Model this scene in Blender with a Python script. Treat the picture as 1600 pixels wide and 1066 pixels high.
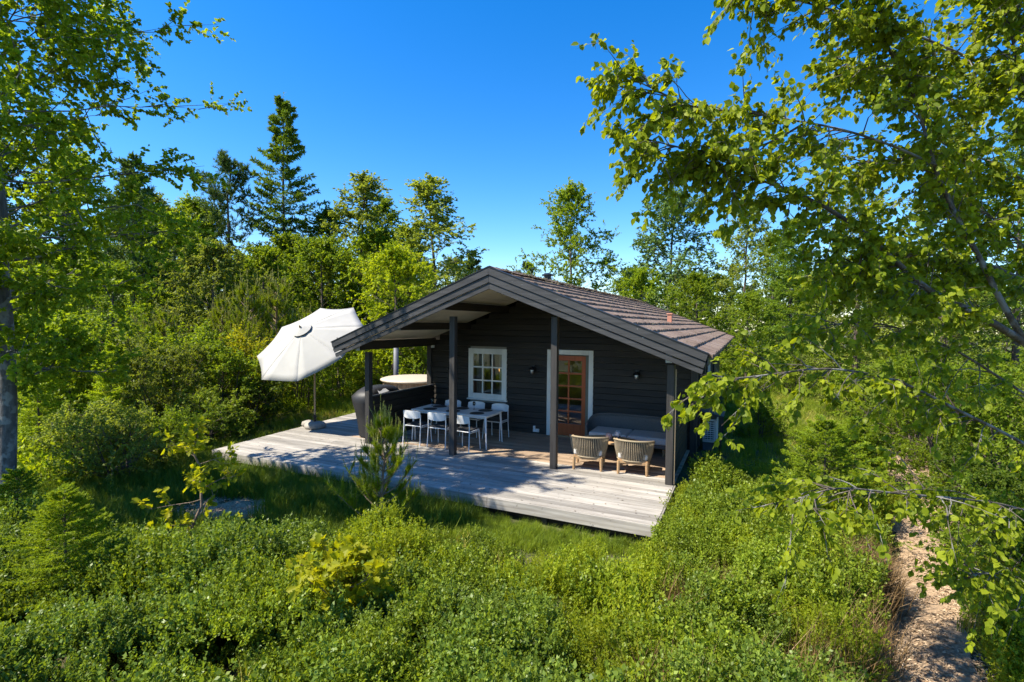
import bpy, math, random
import numpy as np
from mathutils import Vector, Matrix, Quaternion
R_ = math.radians
for o in list(bpy.data.objects): bpy.data.objects.remove(o)
sc = bpy.context.scene
col = sc.collection

# ------------------------------------------------------------------ camera
CAM = np.array([7.820, -9.139, 2.796]); YAW = 0.4323; PITCH = -0.0357; ROLL = 0.009
cd = bpy.data.cameras.new('camera'); cam = bpy.data.objects.new('camera', cd); col.objects.link(cam)
cd.sensor_width = 36; cd.lens = 792.7/1600*36; cd.clip_start = .05; cd.clip_end = 3000
_r = np.array([math.cos(YAW), math.sin(YAW), 0]); _fw = np.array([-math.sin(YAW), math.cos(YAW), 0])
_F = _fw*math.cos(PITCH)+np.array([0, 0, math.sin(PITCH)]); _U = np.array([0, 0, math.cos(PITCH)])-_fw*math.sin(PITCH)
_R = _r*math.cos(ROLL)+_U*math.sin(ROLL); _U = _U*math.cos(ROLL)-_r*math.sin(ROLL)
cam.matrix_world = Matrix(((_R[0], _U[0], -_F[0], CAM[0]), (_R[1], _U[1], -_F[1], CAM[1]), (_R[2], _U[2], -_F[2], CAM[2]), (0, 0, 0, 1)))
sc.camera = cam
# ------------------------------------------------------------------ sky, sun, exposure
SUN_EL = R_(52); SUN_AZ = R_(229)          # azimuth clockwise from +Y
w = bpy.data.worlds.new('World'); sc.world = w; w.use_nodes = True
nt = w.node_tree; nt.nodes.clear()
sky = nt.nodes.new('ShaderNodeTexSky'); sky.sky_type = 'NISHITA'; sky.sun_disc = False
sky.sun_elevation = SUN_EL; sky.sun_rotation = SUN_AZ
sky.altitude = 0; sky.air_density = 1.0; sky.dust_density = 0.2; sky.ozone_density = 4.0
hs = nt.nodes.new('ShaderNodeHueSaturation'); hs.inputs['Saturation'].default_value = 1.38; hs.inputs['Value'].default_value = 1.0; hs.inputs['Hue'].default_value = .506
bg = nt.nodes.new('ShaderNodeBackground'); bg.inputs['Strength'].default_value = 0.122
wo = nt.nodes.new('ShaderNodeOutputWorld')
nt.links.new(sky.outputs[0], hs.inputs['Color']); nt.links.new(hs.outputs[0], bg.inputs['Color']); nt.links.new(bg.outputs[0], wo.inputs['Surface'])
sl = bpy.data.lights.new('sun', 'SUN'); sl.energy = 4.8; sl.angle = R_(.53); sl.color = (1, .93, .79)
so = bpy.data.objects.new('sun', sl); col.objects.link(so)
sd = Vector((math.sin(SUN_AZ)*math.cos(SUN_EL), math.cos(SUN_AZ)*math.cos(SUN_EL), math.sin(SUN_EL)))
so.rotation_euler = sd.to_track_quat('Z', 'Y').to_euler(); so.location = (-20, -20, 30)
sc.view_settings.view_transform = 'Standard'; sc.view_settings.look = 'None'
sc.view_settings.exposure = 1.15; sc.view_settings.gamma = 1.0
sc.render.engine = 'CYCLES'
sc.cycles.max_bounces = 12; sc.cycles.transparent_max_bounces = 12; sc.cycles.diffuse_bounces = 8
sc.cycles.sample_clamp_indirect = 6

# ------------------------------------------------------------------ materials
M = {}
def nmat(name):
    m = bpy.data.materials.new(name); m.use_nodes = True; n = m.node_tree.nodes; l = m.node_tree.links
    M[name] = m
    return m, n, l, n['Principled BSDF']
def ramp(n, stops):
    r = n.new('ShaderNodeValToRGB'); e = r.color_ramp.elements
    e[0].position, e[0].color = stops[0][0], (*stops[0][1], 1)
    e[1].position, e[1].color = stops[-1][0], (*stops[-1][1], 1)
    for p, c in stops[1:-1]:
        k = e.new(p); k.color = (*c, 1)
    return r
def simple(name, c, rough=.5, metal=0, spec=.5, var=.12, scale=6, bump=0, em=None):
    m, n, l, b = nmat(name)
    t = n.new('ShaderNodeTexNoise'); t.inputs['Scale'].default_value = scale; t.inputs['Detail'].default_value = 6
    tc = n.new('ShaderNodeTexCoord'); l.new(tc.outputs['Object'], t.inputs['Vector'])
    r = ramp(n, [(.25, tuple(x*(1-var) for x in c)), (.75, tuple(min(1, x*(1+var)) for x in c))])
    l.new(t.outputs['Fac'], r.inputs['Fac']); l.new(r.outputs[0], b.inputs['Base Color'])
    b.inputs['Roughness'].default_value = rough; b.inputs['Metallic'].default_value = metal
    b.inputs['Specular IOR Level'].default_value = spec
    if bump:
        bp = n.new('ShaderNodeBump'); bp.inputs['Strength'].default_value = bump; bp.inputs['Distance'].default_value = .01
        l.new(t.outputs['Fac'], bp.inputs['Height']); l.new(bp.outputs[0], b.inputs['Normal'])
    if em:
        b.inputs['Emission Color'].default_value = (*em[0], 1); b.inputs['Emission Strength'].default_value = em[1]
    return m
def wood(name, c0, c1, axis=0, rough=.65, grain=22, speck=None, rnd=.35, bump=.35, c2=None, spec=.35):
    """timber: grain stretched along an axis, per-board shade from Object Info"""
    m, n, l, b = nmat(name)
    tc = n.new('ShaderNodeTexCoord'); oi = n.new('ShaderNodeObjectInfo')
    ad = n.new('ShaderNodeVectorMath'); ad.operation = 'ADD'
    sc_ = n.new('ShaderNodeVectorMath'); sc_.operation = 'SCALE'; sc_.inputs[0].default_value = (7, 13, 5)
    l.new(oi.outputs['Random'], sc_.inputs['Scale'])
    mp = n.new('ShaderNodeMapping'); s = [grain]*3; s[axis] = grain*.045; mp.inputs['Scale'].default_value = s
    l.new(tc.outputs['Object'], ad.inputs[0]); l.new(sc_.outputs[0], ad.inputs[1]); l.new(ad.outputs[0], mp.inputs['Vector'])
    t = n.new('ShaderNodeTexNoise'); t.inputs['Scale'].default_value = 1; t.inputs['Detail'].default_value = 8; t.inputs['Roughness'].default_value = .65
    l.new(mp.outputs[0], t.inputs['Vector'])
    r = ramp(n, [(.3, c0), (.7, c1)]); l.new(t.outputs['Fac'], r.inputs['Fac'])
    big = n.new('ShaderNodeTexNoise'); big.inputs['Scale'].default_value = 1.3; big.inputs['Detail'].default_value = 4
    l.new(ad.outputs[0], big.inputs['Vector'])
    mx = n.new('ShaderNodeMixRGB'); mx.blend_type = 'MULTIPLY'; mx.inputs['Fac'].default_value = .55
    rr = ramp(n, [(.3, (.62, .62, .62)), (.7, (1.15, 1.13, 1.1))]); l.new(big.outputs['Fac'], rr.inputs['Fac'])
    l.new(r.outputs[0], mx.inputs[1]); l.new(rr.outputs[0], mx.inputs[2])
    m2 = n.new('ShaderNodeMixRGB'); m2.blend_type = 'MULTIPLY'; m2.inputs['Fac'].default_value = 1
    mr = n.new('ShaderNodeMapRange'); mr.inputs['To Min'].default_value = 1-rnd; mr.inputs['To Max'].default_value = 1+rnd*.6
    l.new(oi.outputs['Random'], mr.inputs['Value']); l.new(mx.outputs[0], m2.inputs[1]); l.new(mr.outputs[0], m2.inputs[2])
    out = m2.outputs[0]
    if speck:
        v = n.new('ShaderNodeTexNoise'); v.inputs['Scale'].default_value = speck[1]; v.inputs['Detail'].default_value = 3
        l.new(ad.outputs[0], v.inputs['Vector'])
        vr = ramp(n, [(speck[2], (0, 0, 0)), (speck[2]+.06, (1, 1, 1))]); l.new(v.outputs['Fac'], vr.inputs['Fac'])
        m3 = n.new('ShaderNodeMixRGB'); l.new(vr.outputs[0], m3.inputs['Fac']); l.new(out, m3.inputs[1]); m3.inputs[2].default_value = (*speck[0], 1)
        out = m3.outputs[0]
    l.new(out, b.inputs['Base Color']); b.inputs['Roughness'].default_value = rough; b.inputs['Specular IOR Level'].default_value = spec
    bp = n.new('ShaderNodeBump'); bp.inputs['Strength'].default_value = bump; bp.inputs['Distance'].default_value = .004
    l.new(t.outputs['Fac'], bp.inputs['Height']); l.new(bp.outputs[0], b.inputs['Normal'])
    return m
wood('black_wood_x', (.014, .011, .008), (.044, .035, .025), 0, .62, rnd=.4)
wood('black_wood_y', (.018, .014, .010), (.048, .038, .028), 1, .62, rnd=.4)
wood('black_wood_z', (.026, .023, .021), (.066, .060, .055), 2, .55, rnd=.1)
wood('fascia_wood', (.031, .031, .032), (.075, .074, .076), 0, .5, grain=16, speck=((.30, .30, .29), 16, .73), rnd=.12)
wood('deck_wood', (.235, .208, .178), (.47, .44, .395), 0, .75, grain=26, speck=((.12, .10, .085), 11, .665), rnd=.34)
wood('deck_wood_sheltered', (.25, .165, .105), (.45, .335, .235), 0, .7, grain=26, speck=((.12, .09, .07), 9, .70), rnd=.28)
wood('soffit_paint', (.74, .65, .47), (.84, .75, .57), 1, .6, grain=9, rnd=.05, bump=.1)
wood('white_paint', (.70, .69, .63), (.80, .79, .74), 2, .45, grain=14, rnd=.04, bump=.12)
wood('red_wood', (.33, .062, .014), (.50, .12, .03), 2, .4, grain=18, rnd=.08, bump=.15)
wood('teak', (.34, .20, .095), (.55, .36, .19), 0, .55, grain=22, rnd=.1)
wood('tub_wood', (.30, .19, .11), (.46, .31, .19), 2, .6, grain=16, rnd=.3)
wood('pole_wood', (.36, .24, .13), (.5, .36, .22), 2, .5, grain=20, rnd=.05)
simple('rope', (.30, .235, .15), .85, var=.25, scale=60)
simple('wicker', (.115, .105, .095), .8, var=.3, scale=70, bump=.5)
simple('cushion', (.50, .48, .45), .9, var=.06, scale=30)
simple('dark_cushion', (.03, .03, .032), .85, var=.2, scale=30)
simple('white_plastic', (.66, .66, .65), .4, var=.03)
simple('placemat', (.02, .02, .024), .6)
simple('black_metal', (.018, .018, .02), .4, metal=.3)
simple('steel', (.45, .46, .48), .35, metal=.9)
simple('galvanised', (.13, .135, .15), .6, metal=.1, var=.2)
simple('canvas', (.36, .348, .32), .9, var=.07, scale=2.2)
simple('stone', (.32, .29, .25), .85, var=.2, scale=12, bump=.4)
simple('tub_rim', (.50, .42, .32), .45, var=.05)
simple('grill_cover', (.016, .016, .018), .55, var=.35, scale=4, bump=.3)
simple('grill_sunlit_fold', (.36, .36, .37), .6, var=.1)  # lighter grey that paints sunlight on the cover's folds
simple('terracotta', (.46, .20, .13), .8, var=.15, scale=10)
simple('room_wall', (.30, .27, .22), .8, var=.1)
simple('curtain', (.34, .36, .33), .9, var=.15, scale=20)
simple('lamp_glow', (.8, .4, .12), .6, em=((1, .42, .09), 2.2))
simple('end_cap', (.42, .42, .40), .6, var=.15)
simple('solar_glass', (.03, .05, .09), .08, spec=.8, var=.1)
simple('moss', (.10, .085, .045), .95, var=.5, scale=30)
simple('flower', (.75, .72, .70), .8)
simple('jar_rose', (.42, .30, .27), .35, var=.1)
simple('unit_white', (.74, .74, .71), .5, var=.05)
simple('jamb_green', (.14, .14, .10), .6)
# roof shingles
m, n, l, b = nmat('shingle')
tc = n.new('ShaderNodeTexCoord'); t = n.new('ShaderNodeTexNoise'); t.inputs['Scale'].default_value = 2.2; t.inputs['Detail'].default_value = 8
t2 = n.new('ShaderNodeTexNoise'); t2.inputs['Scale'].default_value = 70; t2.inputs['Detail'].default_value = 3
l.new(tc.outputs['Object'], t.inputs['Vector']); l.new(tc.outputs['Object'], t2.inputs['Vector'])
r1 = ramp(n, [(.3, (.14, .088, .062)), (.55, (.235, .165, .122)), (.75, (.31, .235, .18))]); l.new(t.outputs['Fac'], r1.inputs['Fac'])
r2 = ramp(n, [(.3, (.55, .55, .55)), (.7, (1.2, 1.2, 1.2))]); l.new(t2.outputs['Fac'], r2.inputs['Fac'])
mx = n.new('ShaderNodeMixRGB'); mx.blend_type = 'MULTIPLY'; mx.inputs[0].default_value = .8
l.new(r1.outputs[0], mx.inputs[1]); l.new(r2.outputs[0], mx.inputs[2])
t3 = n.new('ShaderNodeTexNoise'); t3.inputs['Scale'].default_value = 14; t3.inputs['Detail'].default_value = 5; l.new(tc.outputs['Object'], t3.inputs['Vector'])
r3 = ramp(n, [(.60, (0, 0, 0)), (.68, (1, 1, 1))]); l.new(t3.outputs['Fac'], r3.inputs['Fac'])
mm = n.new('ShaderNodeMixRGB'); l.new(r3.outputs[0], mm.inputs[0]); l.new(mx.outputs[0], mm.inputs[1]); mm.inputs[2].default_value = (.055, .042, .03, 1)
l.new(mm.outputs[0], b.inputs['Base Color']); b.inputs['Roughness'].default_value = .9
bp = n.new('ShaderNodeBump'); bp.inputs['Strength'].default_value = .5; bp.inputs['Distance'].default_value = .004
l.new(t2.outputs['Fac'], bp.inputs['Height']); l.new(bp.outputs[0], b.inputs['Normal'])
# glass pane: fresnel mix of clear and mirror
m, n, l, b = nmat('glass'); n.remove(b)
fr = n.new('ShaderNodeFresnel'); fr.inputs['IOR'].default_value = 1.9
tr = n.new('ShaderNodeBsdfTransparent'); tr.inputs['Color'].default_value = (.82, .86, .84, 1); gl = n.new('ShaderNodeBsdfGlossy'); gl.inputs['Roughness'].default_value = .01
ms = n.new('ShaderNodeMixShader'); l.new(fr.outputs[0], ms.inputs[0]); l.new(tr.outputs[0], ms.inputs[1]); l.new(gl.outputs[0], ms.inputs[2])
l.new(ms.outputs[0], n['Material Output'].inputs['Surface'])
# foliage
def leafmat(name, c0, c1, trans=.56, rough=.5, spec=.22, tw=(1.45, 1.32, .4)):
    m, n, l, b = nmat(name)
    a = n.new('ShaderNodeAttribute'); a.attribute_name = 'tint'
    oi = n.new('ShaderNodeObjectInfo')
    r = ramp(n, [(.0, c0), (1.0, c1)]); l.new(a.outputs['Fac'], r.inputs['Fac'])
    hs = n.new('ShaderNodeHueSaturation'); l.new(r.outputs[0], hs.inputs['Color'])
    mr = n.new('ShaderNodeMapRange'); mr.inputs['To Min'].default_value = .8; mr.inputs['To Max'].default_value = 1.2
    l.new(oi.outputs['Random'], mr.inputs['Value']); l.new(mr.outputs[0], hs.inputs['Value'])
    l.new(hs.outputs[0], b.inputs['Base Color']); b.inputs['Roughness'].default_value = rough; b.inputs['Specular IOR Level'].default_value = spec
    tl = n.new('ShaderNodeBsdfTranslucent')
    mu = n.new('ShaderNodeMixRGB'); mu.blend_type = 'MULTIPLY'; mu.inputs[0].default_value = 1; l.new(hs.outputs[0], mu.inputs[1]); mu.inputs[2].default_value = (*tw, 1)
    l.new(mu.outputs[0], tl.inputs['Color'])
    ms = n.new('ShaderNodeMixShader'); ms.inputs[0].default_value = trans
    l.new(b.outputs[0], ms.inputs[1]); l.new(tl.outputs[0], ms.inputs[2]); l.new(ms.outputs[0], n['Material Output'].inputs['Surface'])
    return m
leafmat('leaf_birch', (0.124, 0.204, 0.014), (0.264, 0.338, 0.021))
leafmat('leaf_dark', (0.083, 0.143, 0.016), (0.165, 0.227, 0.021))
leafmat('leaf_mid', (0.124, 0.204, 0.016), (0.238, 0.305, 0.023))
leafmat('leaf_bright', (0.247, 0.350, 0.014), (0.396, 0.448, 0.019))
leafmat('leaf_yellow', (0.280, 0.325, 0.014), (0.449, 0.416, 0.019))
leafmat('leaf_grey', (0.140, 0.195, 0.037), (0.251, 0.293, 0.057))
leafmat('leaf_blue', (0.083, 0.155, 0.041), (0.158, 0.234, 0.057), trans=.25)
leafmat('leaf_purple', (.06, .035, .04), (.13, .08, .07))
leafmat('leaf_oak', (.22, .28, .012), (.44, .42, .02))
leafmat('leaf_near', (.10, .155, .012), (.34, .39, .02))
leafmat('leaf_heath', (.090, .145, .014), (.300, .375, .030), trans=.45, rough=.45, spec=.28)
leafmat('leaf_heath_blue', (.075, .130, .020), (.25, .335, .045), trans=.45, rough=.42, spec=.3)
leafmat('leaf_heath_yellow', (0.198, 0.276, 0.018), (0.343, 0.377, 0.027), rough=.45)
leafmat('needle_dark', (0.049, 0.098, 0.025), (0.116, 0.176, 0.036), trans=.28)
leafmat('needle_spruce', (0.100, 0.188, 0.022), (0.205, 0.290, 0.028), trans=.36)
leafmat('needle_bright', (0.215, 0.309, 0.016), (0.330, 0.403, 0.023), trans=.45)
leafmat('needle_pine', (0.140, 0.188, 0.021), (0.251, 0.293, 0.033), trans=.2)
leafmat('grass_green', (0.149, 0.227, 0.016), (0.290, 0.351, 0.028), trans=.35)
leafmat('grass_dark', (0.083, 0.139, 0.014), (0.158, 0.215, 0.019), trans=.3)
leafmat('grass_dry', (0.362, 0.325, 0.071), (0.528, 0.468, 0.123), trans=.3)
leafmat('heather_dry', (.09, .055, .022), (.24, .15, .065), trans=.1)
leafmat('candle', (.26, .27, .06), (.42, .40, .13), trans=.2)
leafmat('chip', (.20, .125, .07), (.56, .42, .28), trans=.0, rough=.8)
def bark(name, c0, c1, patch=None, sc_=(9, 9, 2.2)):
    m, n, l, b = nmat(name)
    tc = n.new('ShaderNodeTexCoord'); mp = n.new('ShaderNodeMapping'); mp.inputs['Scale'].default_value = sc_
    t = n.new('ShaderNodeTexNoise'); t.inputs['Scale'].default_value = 2.2; t.inputs['Detail'].default_value = 9; t.inputs['Roughness'].default_value = .7
    l.new(tc.outputs['Object'], mp.inputs[0]); l.new(mp.outputs[0], t.inputs['Vector'])
    r = ramp(n, [(.35, c0), (.65, c1)]); l.new(t.outputs['Fac'], r.inputs['Fac']); out = r.outputs[0]
    if patch:
        v = n.new('ShaderNodeTexNoise'); v.inputs['Scale'].default_value = patch[1]; v.inputs['Detail'].default_value = 5; l.new(tc.outputs['Object'], v.inputs['Vector'])
        vr = ramp(n, [(.50, (0, 0, 0)), (.58, (1, 1, 1))]); l.new(v.outputs['Fac'], vr.inputs['Fac'])
        mx = n.new('ShaderNodeMixRGB'); l.new(vr.outputs[0], mx.inputs[0]); l.new(out, mx.inputs[1]); mx.inputs[2].default_value = (*patch[0], 1); out = mx.outputs[0]
    l.new(out, b.inputs['Base Color']); b.inputs['Roughness'].default_value = .85
    bp = n.new('ShaderNodeBump'); bp.inputs['Strength'].default_value = .8; bp.inputs['Distance'].default_value = .02
    l.new(t.outputs['Fac'], bp.inputs['Height']); l.new(bp.outputs[0], b.inputs['Normal'])
bark('bark_grey', (.055, .05, .045), (.14, .13, .12), ((.20, .20, .185), 7))
bark('bark_brown', (.05, .035, .025), (.14, .105, .08))
bark('bark_birch', (.05, .038, .028), (.15, .12, .09), ((.22, .21, .19), 7), (16, 16, 16))
bark('bark_young', (.14, .09, .055), (.30, .21, .14))
bark('bark_pale', (.30, .27, .22), (.46, .43, .37))
# ground
m, n, l, b = nmat('forest_floor')
tc = n.new('ShaderNodeTexCoord'); t = n.new('ShaderNodeTexNoise'); t.inputs['Scale'].default_value = .9; t.inputs['Detail'].default_value = 9; t.inputs['Roughness'].default_value = .7
t2 = n.new('ShaderNodeTexNoise'); t2.inputs['Scale'].default_value = 34; t2.inputs['Detail'].default_value = 6
l.new(tc.outputs['Object'], t.inputs['Vector']); l.new(tc.outputs['Object'], t2.inputs['Vector'])
r1 = ramp(n, [(.32, (.055, .040, .024)), (.48, (.075, .075, .025)), (.62, (.10, .12, .028)), (.75, (.14, .12, .055))]); l.new(t.outputs['Fac'], r1.inputs['Fac'])
r2 = ramp(n, [(.3, (.45, .45, .45)), (.7, (1.35, 1.3, 1.2))]); l.new(t2.outputs['Fac'], r2.inputs['Fac'])
mx = n.new('ShaderNodeMixRGB'); mx.blend_type = 'MULTIPLY'; mx.inputs[0].default_value = 1; l.new(r1.outputs[0], mx.inputs[1]); l.new(r2.outputs[0], mx.inputs[2])
l.new(mx.outputs[0], b.inputs['Base Color']); b.inputs['Roughness'].default_value = .95
bp = n.new('ShaderNodeBump'); bp.inputs['Strength'].default_value = .8; bp.inputs['Distance'].default_value = .04; l.new(t2.outputs['Fac'], bp.inputs['Height']); l.new(bp.outputs[0], b.inputs['Normal'])
simple('path_soil', (.36, .25, .155), .95, var=.45, scale=28, bump=.7)

# ------------------------------------------------------------------ mesh helpers
def empty(name, loc=(0, 0, 0), rz=0):
    o = bpy.data.objects.new(name, None); o.empty_display_size = .2; o.location = loc; o.rotation_euler = (0, 0, rz); col.objects.link(o); return o
def tag(o, label=None, cat=None, group=None, kind=None):
    if label: o['label'] = label
    if cat: o['category'] = cat
    if group: o['group'] = group
    if kind: o['kind'] = kind
    return o
class MB:
    def __init__(s): s.v = []; s.f = []; s.n = 0
    def add(s, v, f):
        v = np.asarray(v, float).reshape(-1, 3); s.v.append(v); s.f += [tuple(i+s.n for i in q) for q in f]; s.n += len(v); return s
    def box(s, a, b_, rot=None, bev=0):
        a = np.array(a, float); b_ = np.array(b_, float); c = (a+b_)/2; h = (b_-a)/2
        p = np.array([(x, y, z) for x in (-1, 1) for y in (-1, 1) for z in (-1, 1)], float)*h
        if rot is not None: p = p@np.array(rot).T
        return s.add(p+c, [(0, 1, 3, 2), (4, 6, 7, 5), (0, 4, 5, 1), (2, 3, 7, 6), (0, 2, 6, 4), (1, 5, 7, 3)])
    def prism(s, poly, d):
        """poly (n,3) closed outline, extruded by vector d"""
        p = np.asarray(poly, float); k = len(p)
        return s.add(np.vstack([p, p+np.asarray(d, float)]), [tuple(range(k))[::-1], tuple(range(k, 2*k))]+[(i, (i+1) % k, k+(i+1) % k, k+i) for i in range(k)])
    def tube(s, path, rad, sides=6, cap=True):
        p = np.asarray(path, float); k = len(p); rad = np.broadcast_to(np.asarray(rad, float), (k,))
        t = np.gradient(p, axis=0); t /= np.linalg.norm(t, axis=1)[:, None]+1e-12
        ref = np.array([0, 0, 1.]) if abs(t[0, 2]) < .8 else np.array([1., 0, 0])
        u = np.cross(t, ref); u /= np.linalg.norm(u, axis=1)[:, None]+1e-12; v = np.cross(t, u)
        a = np.arange(sides)*2*math.pi/sides
        ring = (p[:, None]+rad[:, None, None]*(np.cos(a)[None, :, None]*u[:, None]+np.sin(a)[None, :, None]*v[:, None])).reshape(-1, 3)
        f = [(i*sides+j, i*sides+(j+1) % sides, (i+1)*sides+(j+1) % sides, (i+1)*sides+j) for i in range(k-1) for j in range(sides)]
        if cap: f += [tuple(range(sides))[::-1], tuple((k-1)*sides+j for j in range(sides))]
        return s.add(ring, f)
    def lathe(s, prof, c=(0, 0, 0), seg=24, sx=1, sy=1):
        a = np.arange(seg)*2*math.pi/seg; k = len(prof); v = []
        for r, z in prof:
            for q in a: v.append((c[0]+r*math.cos(q)*sx, c[1]+r*math.sin(q)*sy, c[2]+z))
        f = [(i*seg+j, i*seg+(j+1) % seg, (i+1)*seg+(j+1) % seg, (i+1)*seg+j) for i in range(k-1) for j in range(seg)]
        f += [tuple(range(seg))[::-1], tuple((k-1)*seg+j for j in range(seg))]
        return s.add(v, f)
    def build(s, name, mat, parent=None, smooth=False, bevel=0):
        v = np.vstack(s.v)
        if parent is not None:
            p = parent; off = np.array(p.location)
            if p.parent is not None: off = off+np.array(p.parent.location)
            loc = (0, 0, 0); v = v-off
        else:
            c = np.array([v[:, 0].mean(), v[:, 1].mean(), v[:, 2].min()]); v = v-c; loc = c
        me = bpy.data.meshes.new(name); me.from_pydata(v.tolist(), [], s.f); me.materials.append(M[mat]); me.validate()
        if smooth: me.shade_smooth()
        o = bpy.data.objects.new(name, me); col.objects.link(o); o.location = loc
        if parent is not None: o.parent = parent
        if bevel:
            bm_ = o.modifiers.new('bevel', 'BEVEL'); bm_.width = bevel; bm_.segments = 2; bm_.limit_method = 'ANGLE'
        return o
def copy_tree(o, parent=None):
    c = o.copy(); col.objects.link(c); c.parent = parent
    for ch in list(o.children): copy_tree(ch, c)
    return c
def bxo(name, a, b_, mat, parent, bevel=0):
    return MB().box(a, b_).build(name, mat, parent, bevel=bevel)

# ------------------------------------------------------------------ terrain
def th(x, y):
    x = np.asarray(x, float); y = np.asarray(y, float)
    h = -.30+.05*np.sin(x*.9+1.3)*np.sin(y*.8+.4)+.04*np.sin(x*2.1-y*1.7)
    far = np.clip((np.hypot(x-3, y-2)-14)/30, 0, 1); h = h+far*(.5*np.sin(x*.11+2)*np.sin(y*.09+1)+.2)
    near = np.clip((-4.2-y)/3, 0, 1)*np.clip((8.6-x)/1.5, 0, 1); h = h+near*.10
    ins = np.clip(1-np.maximum(np.maximum(-3.4-x, x-7.2), np.maximum(-2.2-y, y-15))/.8, 0, 1)
    return h*(1-ins)+(-.32)*ins
g = np.sign(np.linspace(-1, 1, 181))*np.abs(np.linspace(-1, 1, 181))**2.6
gx = 4+g*260; gy = 0+g*260
X, Y = np.meshgrid(gx, gy); Z = th(X, Y)
k = 181; idx = np.arange(k*k).reshape(k, k)
fc = np.stack([idx[:-1, :-1], idx[:-1, 1:], idx[1:, 1:], idx[1:, :-1]], -1).reshape(-1, 4)
me = bpy.data.meshes.new('ground'); me.from_pydata(np.stack([X, Y, Z], -1).reshape(-1, 3).tolist(), [], fc.tolist()); me.materials.append(M['forest_floor']); me.shade_smooth()
o = bpy.data.objects.new('ground', me); col.objects.link(o); tag(o, 'brown and green forest floor around the cabin', 'ground', kind='structure')
def sheet(name, cx, wd, mat, label, cat):
    v = []; f = []
    for i, (x, y, wl, wr) in enumerate(cx):
        for q in range(9):
            xx = x-wl+(wl+wr)*q/8; v.append((xx, y, float(th(xx, y))+.012))
    for i in range(len(cx)-1):
        for q in range(8): f.append((i*9+q, i*9+q+1, (i+1)*9+q+1, (i+1)*9+q))
    o = MB().add(v, f).build(name, mat, None, smooth=True); tag(o, label, cat, kind='structure'); return o
def path_c(y): return 9.30+np.interp(y, [-6, -3.7, -1.4, 1.5, 5, 12], [-.35, .05, .55, 1.35, 1.9, 2.2])
rg = np.random.default_rng(5)
PATH = [(float(path_c(y)), y, .32+.10*math.sin(y*2.1)+.05*rg.random(), .38+.10*math.sin(y*1.3+2)+.05*rg.random()) for y in np.arange(-6, 9.01, .25)]
sheet('path', PATH, 0, 'path_soil', 'trodden path of pale wood chips along the right side', 'path')
PATCH = [(.05+.3*math.sin(y*1.1), y, .55*math.sin((y+4.75)/1.95*math.pi)**.5+.02, .8*math.sin((y+4.75)/1.95*math.pi)**.5+.02) for y in np.linspace(-4.74, -2.81, 12)]
sheet('path', PATCH, 0, 'path_soil', 'small bare patch of wood chips in grass before the deck', 'path')
def in_path(x, y):
    c = path_c(y); a = (np.abs(x-c) < .40+.07*np.sin(y*3.1)) & (y < 9)
    b_ = (((x-.1)/.85)**2+((y+3.75)/.8)**2) < 1
    return a | b_

# ------------------------------------------------------------------ timber deck
DX0, DX1, DY0, WY = -2.60, 6.74, -1.95, 2.77
deck = empty('timber_deck', (2, 0, -.3)); tag(deck, 'weathered grey timber deck with long boards around the cabin front', 'deck')
rg = np.random.default_rng(11); pitch = .128; y = DY0; row = 0
while y < 6.4:
    yl = y+pitch-.009
    xl = DX0-.09*(y-DY0)
    xr = DX1 if yl < WY+.02 else -.16
    if yl >= WY-.01 and y < WY: xr = DX1
    cuts = [xl]
    if xr > 3:
        j = [2.9, .4, 4.6, 1.7, 3.6][row % 5]+rg.uniform(-.1, .1); j = 3.35 if row < 7 else j
        cuts += [j] + ([] if row < 7 else ([j-2.6] if j-2.6 > xl+.5 else [])); cuts = sorted(cuts)
    cuts.append(xr)
    for a, b_ in zip(cuts[:-1], cuts[1:]):
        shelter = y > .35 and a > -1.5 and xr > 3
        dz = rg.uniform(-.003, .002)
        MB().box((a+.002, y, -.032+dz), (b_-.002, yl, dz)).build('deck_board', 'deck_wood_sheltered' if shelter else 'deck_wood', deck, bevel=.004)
    y += pitch; row += 1
for a, b_ in ((DX0, 1.2), (1.204, 4.1), (4.104, DX1)):
    bxo('fascia_board', (a, DY0-.032, -.175), (b_, DY0-.004, -.006), 'deck_wood', deck, .004)
bxo('fascia_board', (DX1+.003, DY0-.03, -.175), (DX1+.03, .0, -.004), 'deck_wood', deck, .004)
bxo('beam', (DX0+.1, DY0+.1, -.29), (DX1-.08, DY0+.2, -.04), 'black_wood_x', deck)
for yy in (-.2, 1.6): bxo('beam', (DX0-.2, yy, -.29), (DX1-.08, yy+.1, -.04), 'black_wood_x', deck)
for xx in (-2.2, -.4, 1.5, 3.3, 5.0, 6.5): bxo('foundation_post', (xx, DY0+.06, -.42), (xx+.09, DY0+.098, -.04), 'black_wood_z', deck)

# ------------------------------------------------------------------ cabin
RX, RZ, SL, HW = 3.33, 3.86, .388, 3.95          # ridge x, ridge z, slope, half width of roof
FY, BY = -.49, 15.0                               # front and back roof edges
WX0, WX1, BW = -.12, 6.76, 14.5
def rz(x): return RZ-SL*abs(x-RX)
cab = empty('cabin', (RX, WY, 0)); tag(cab, 'low black timber cabin with gabled brown shingle roof and open porch', 'cabin')
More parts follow.
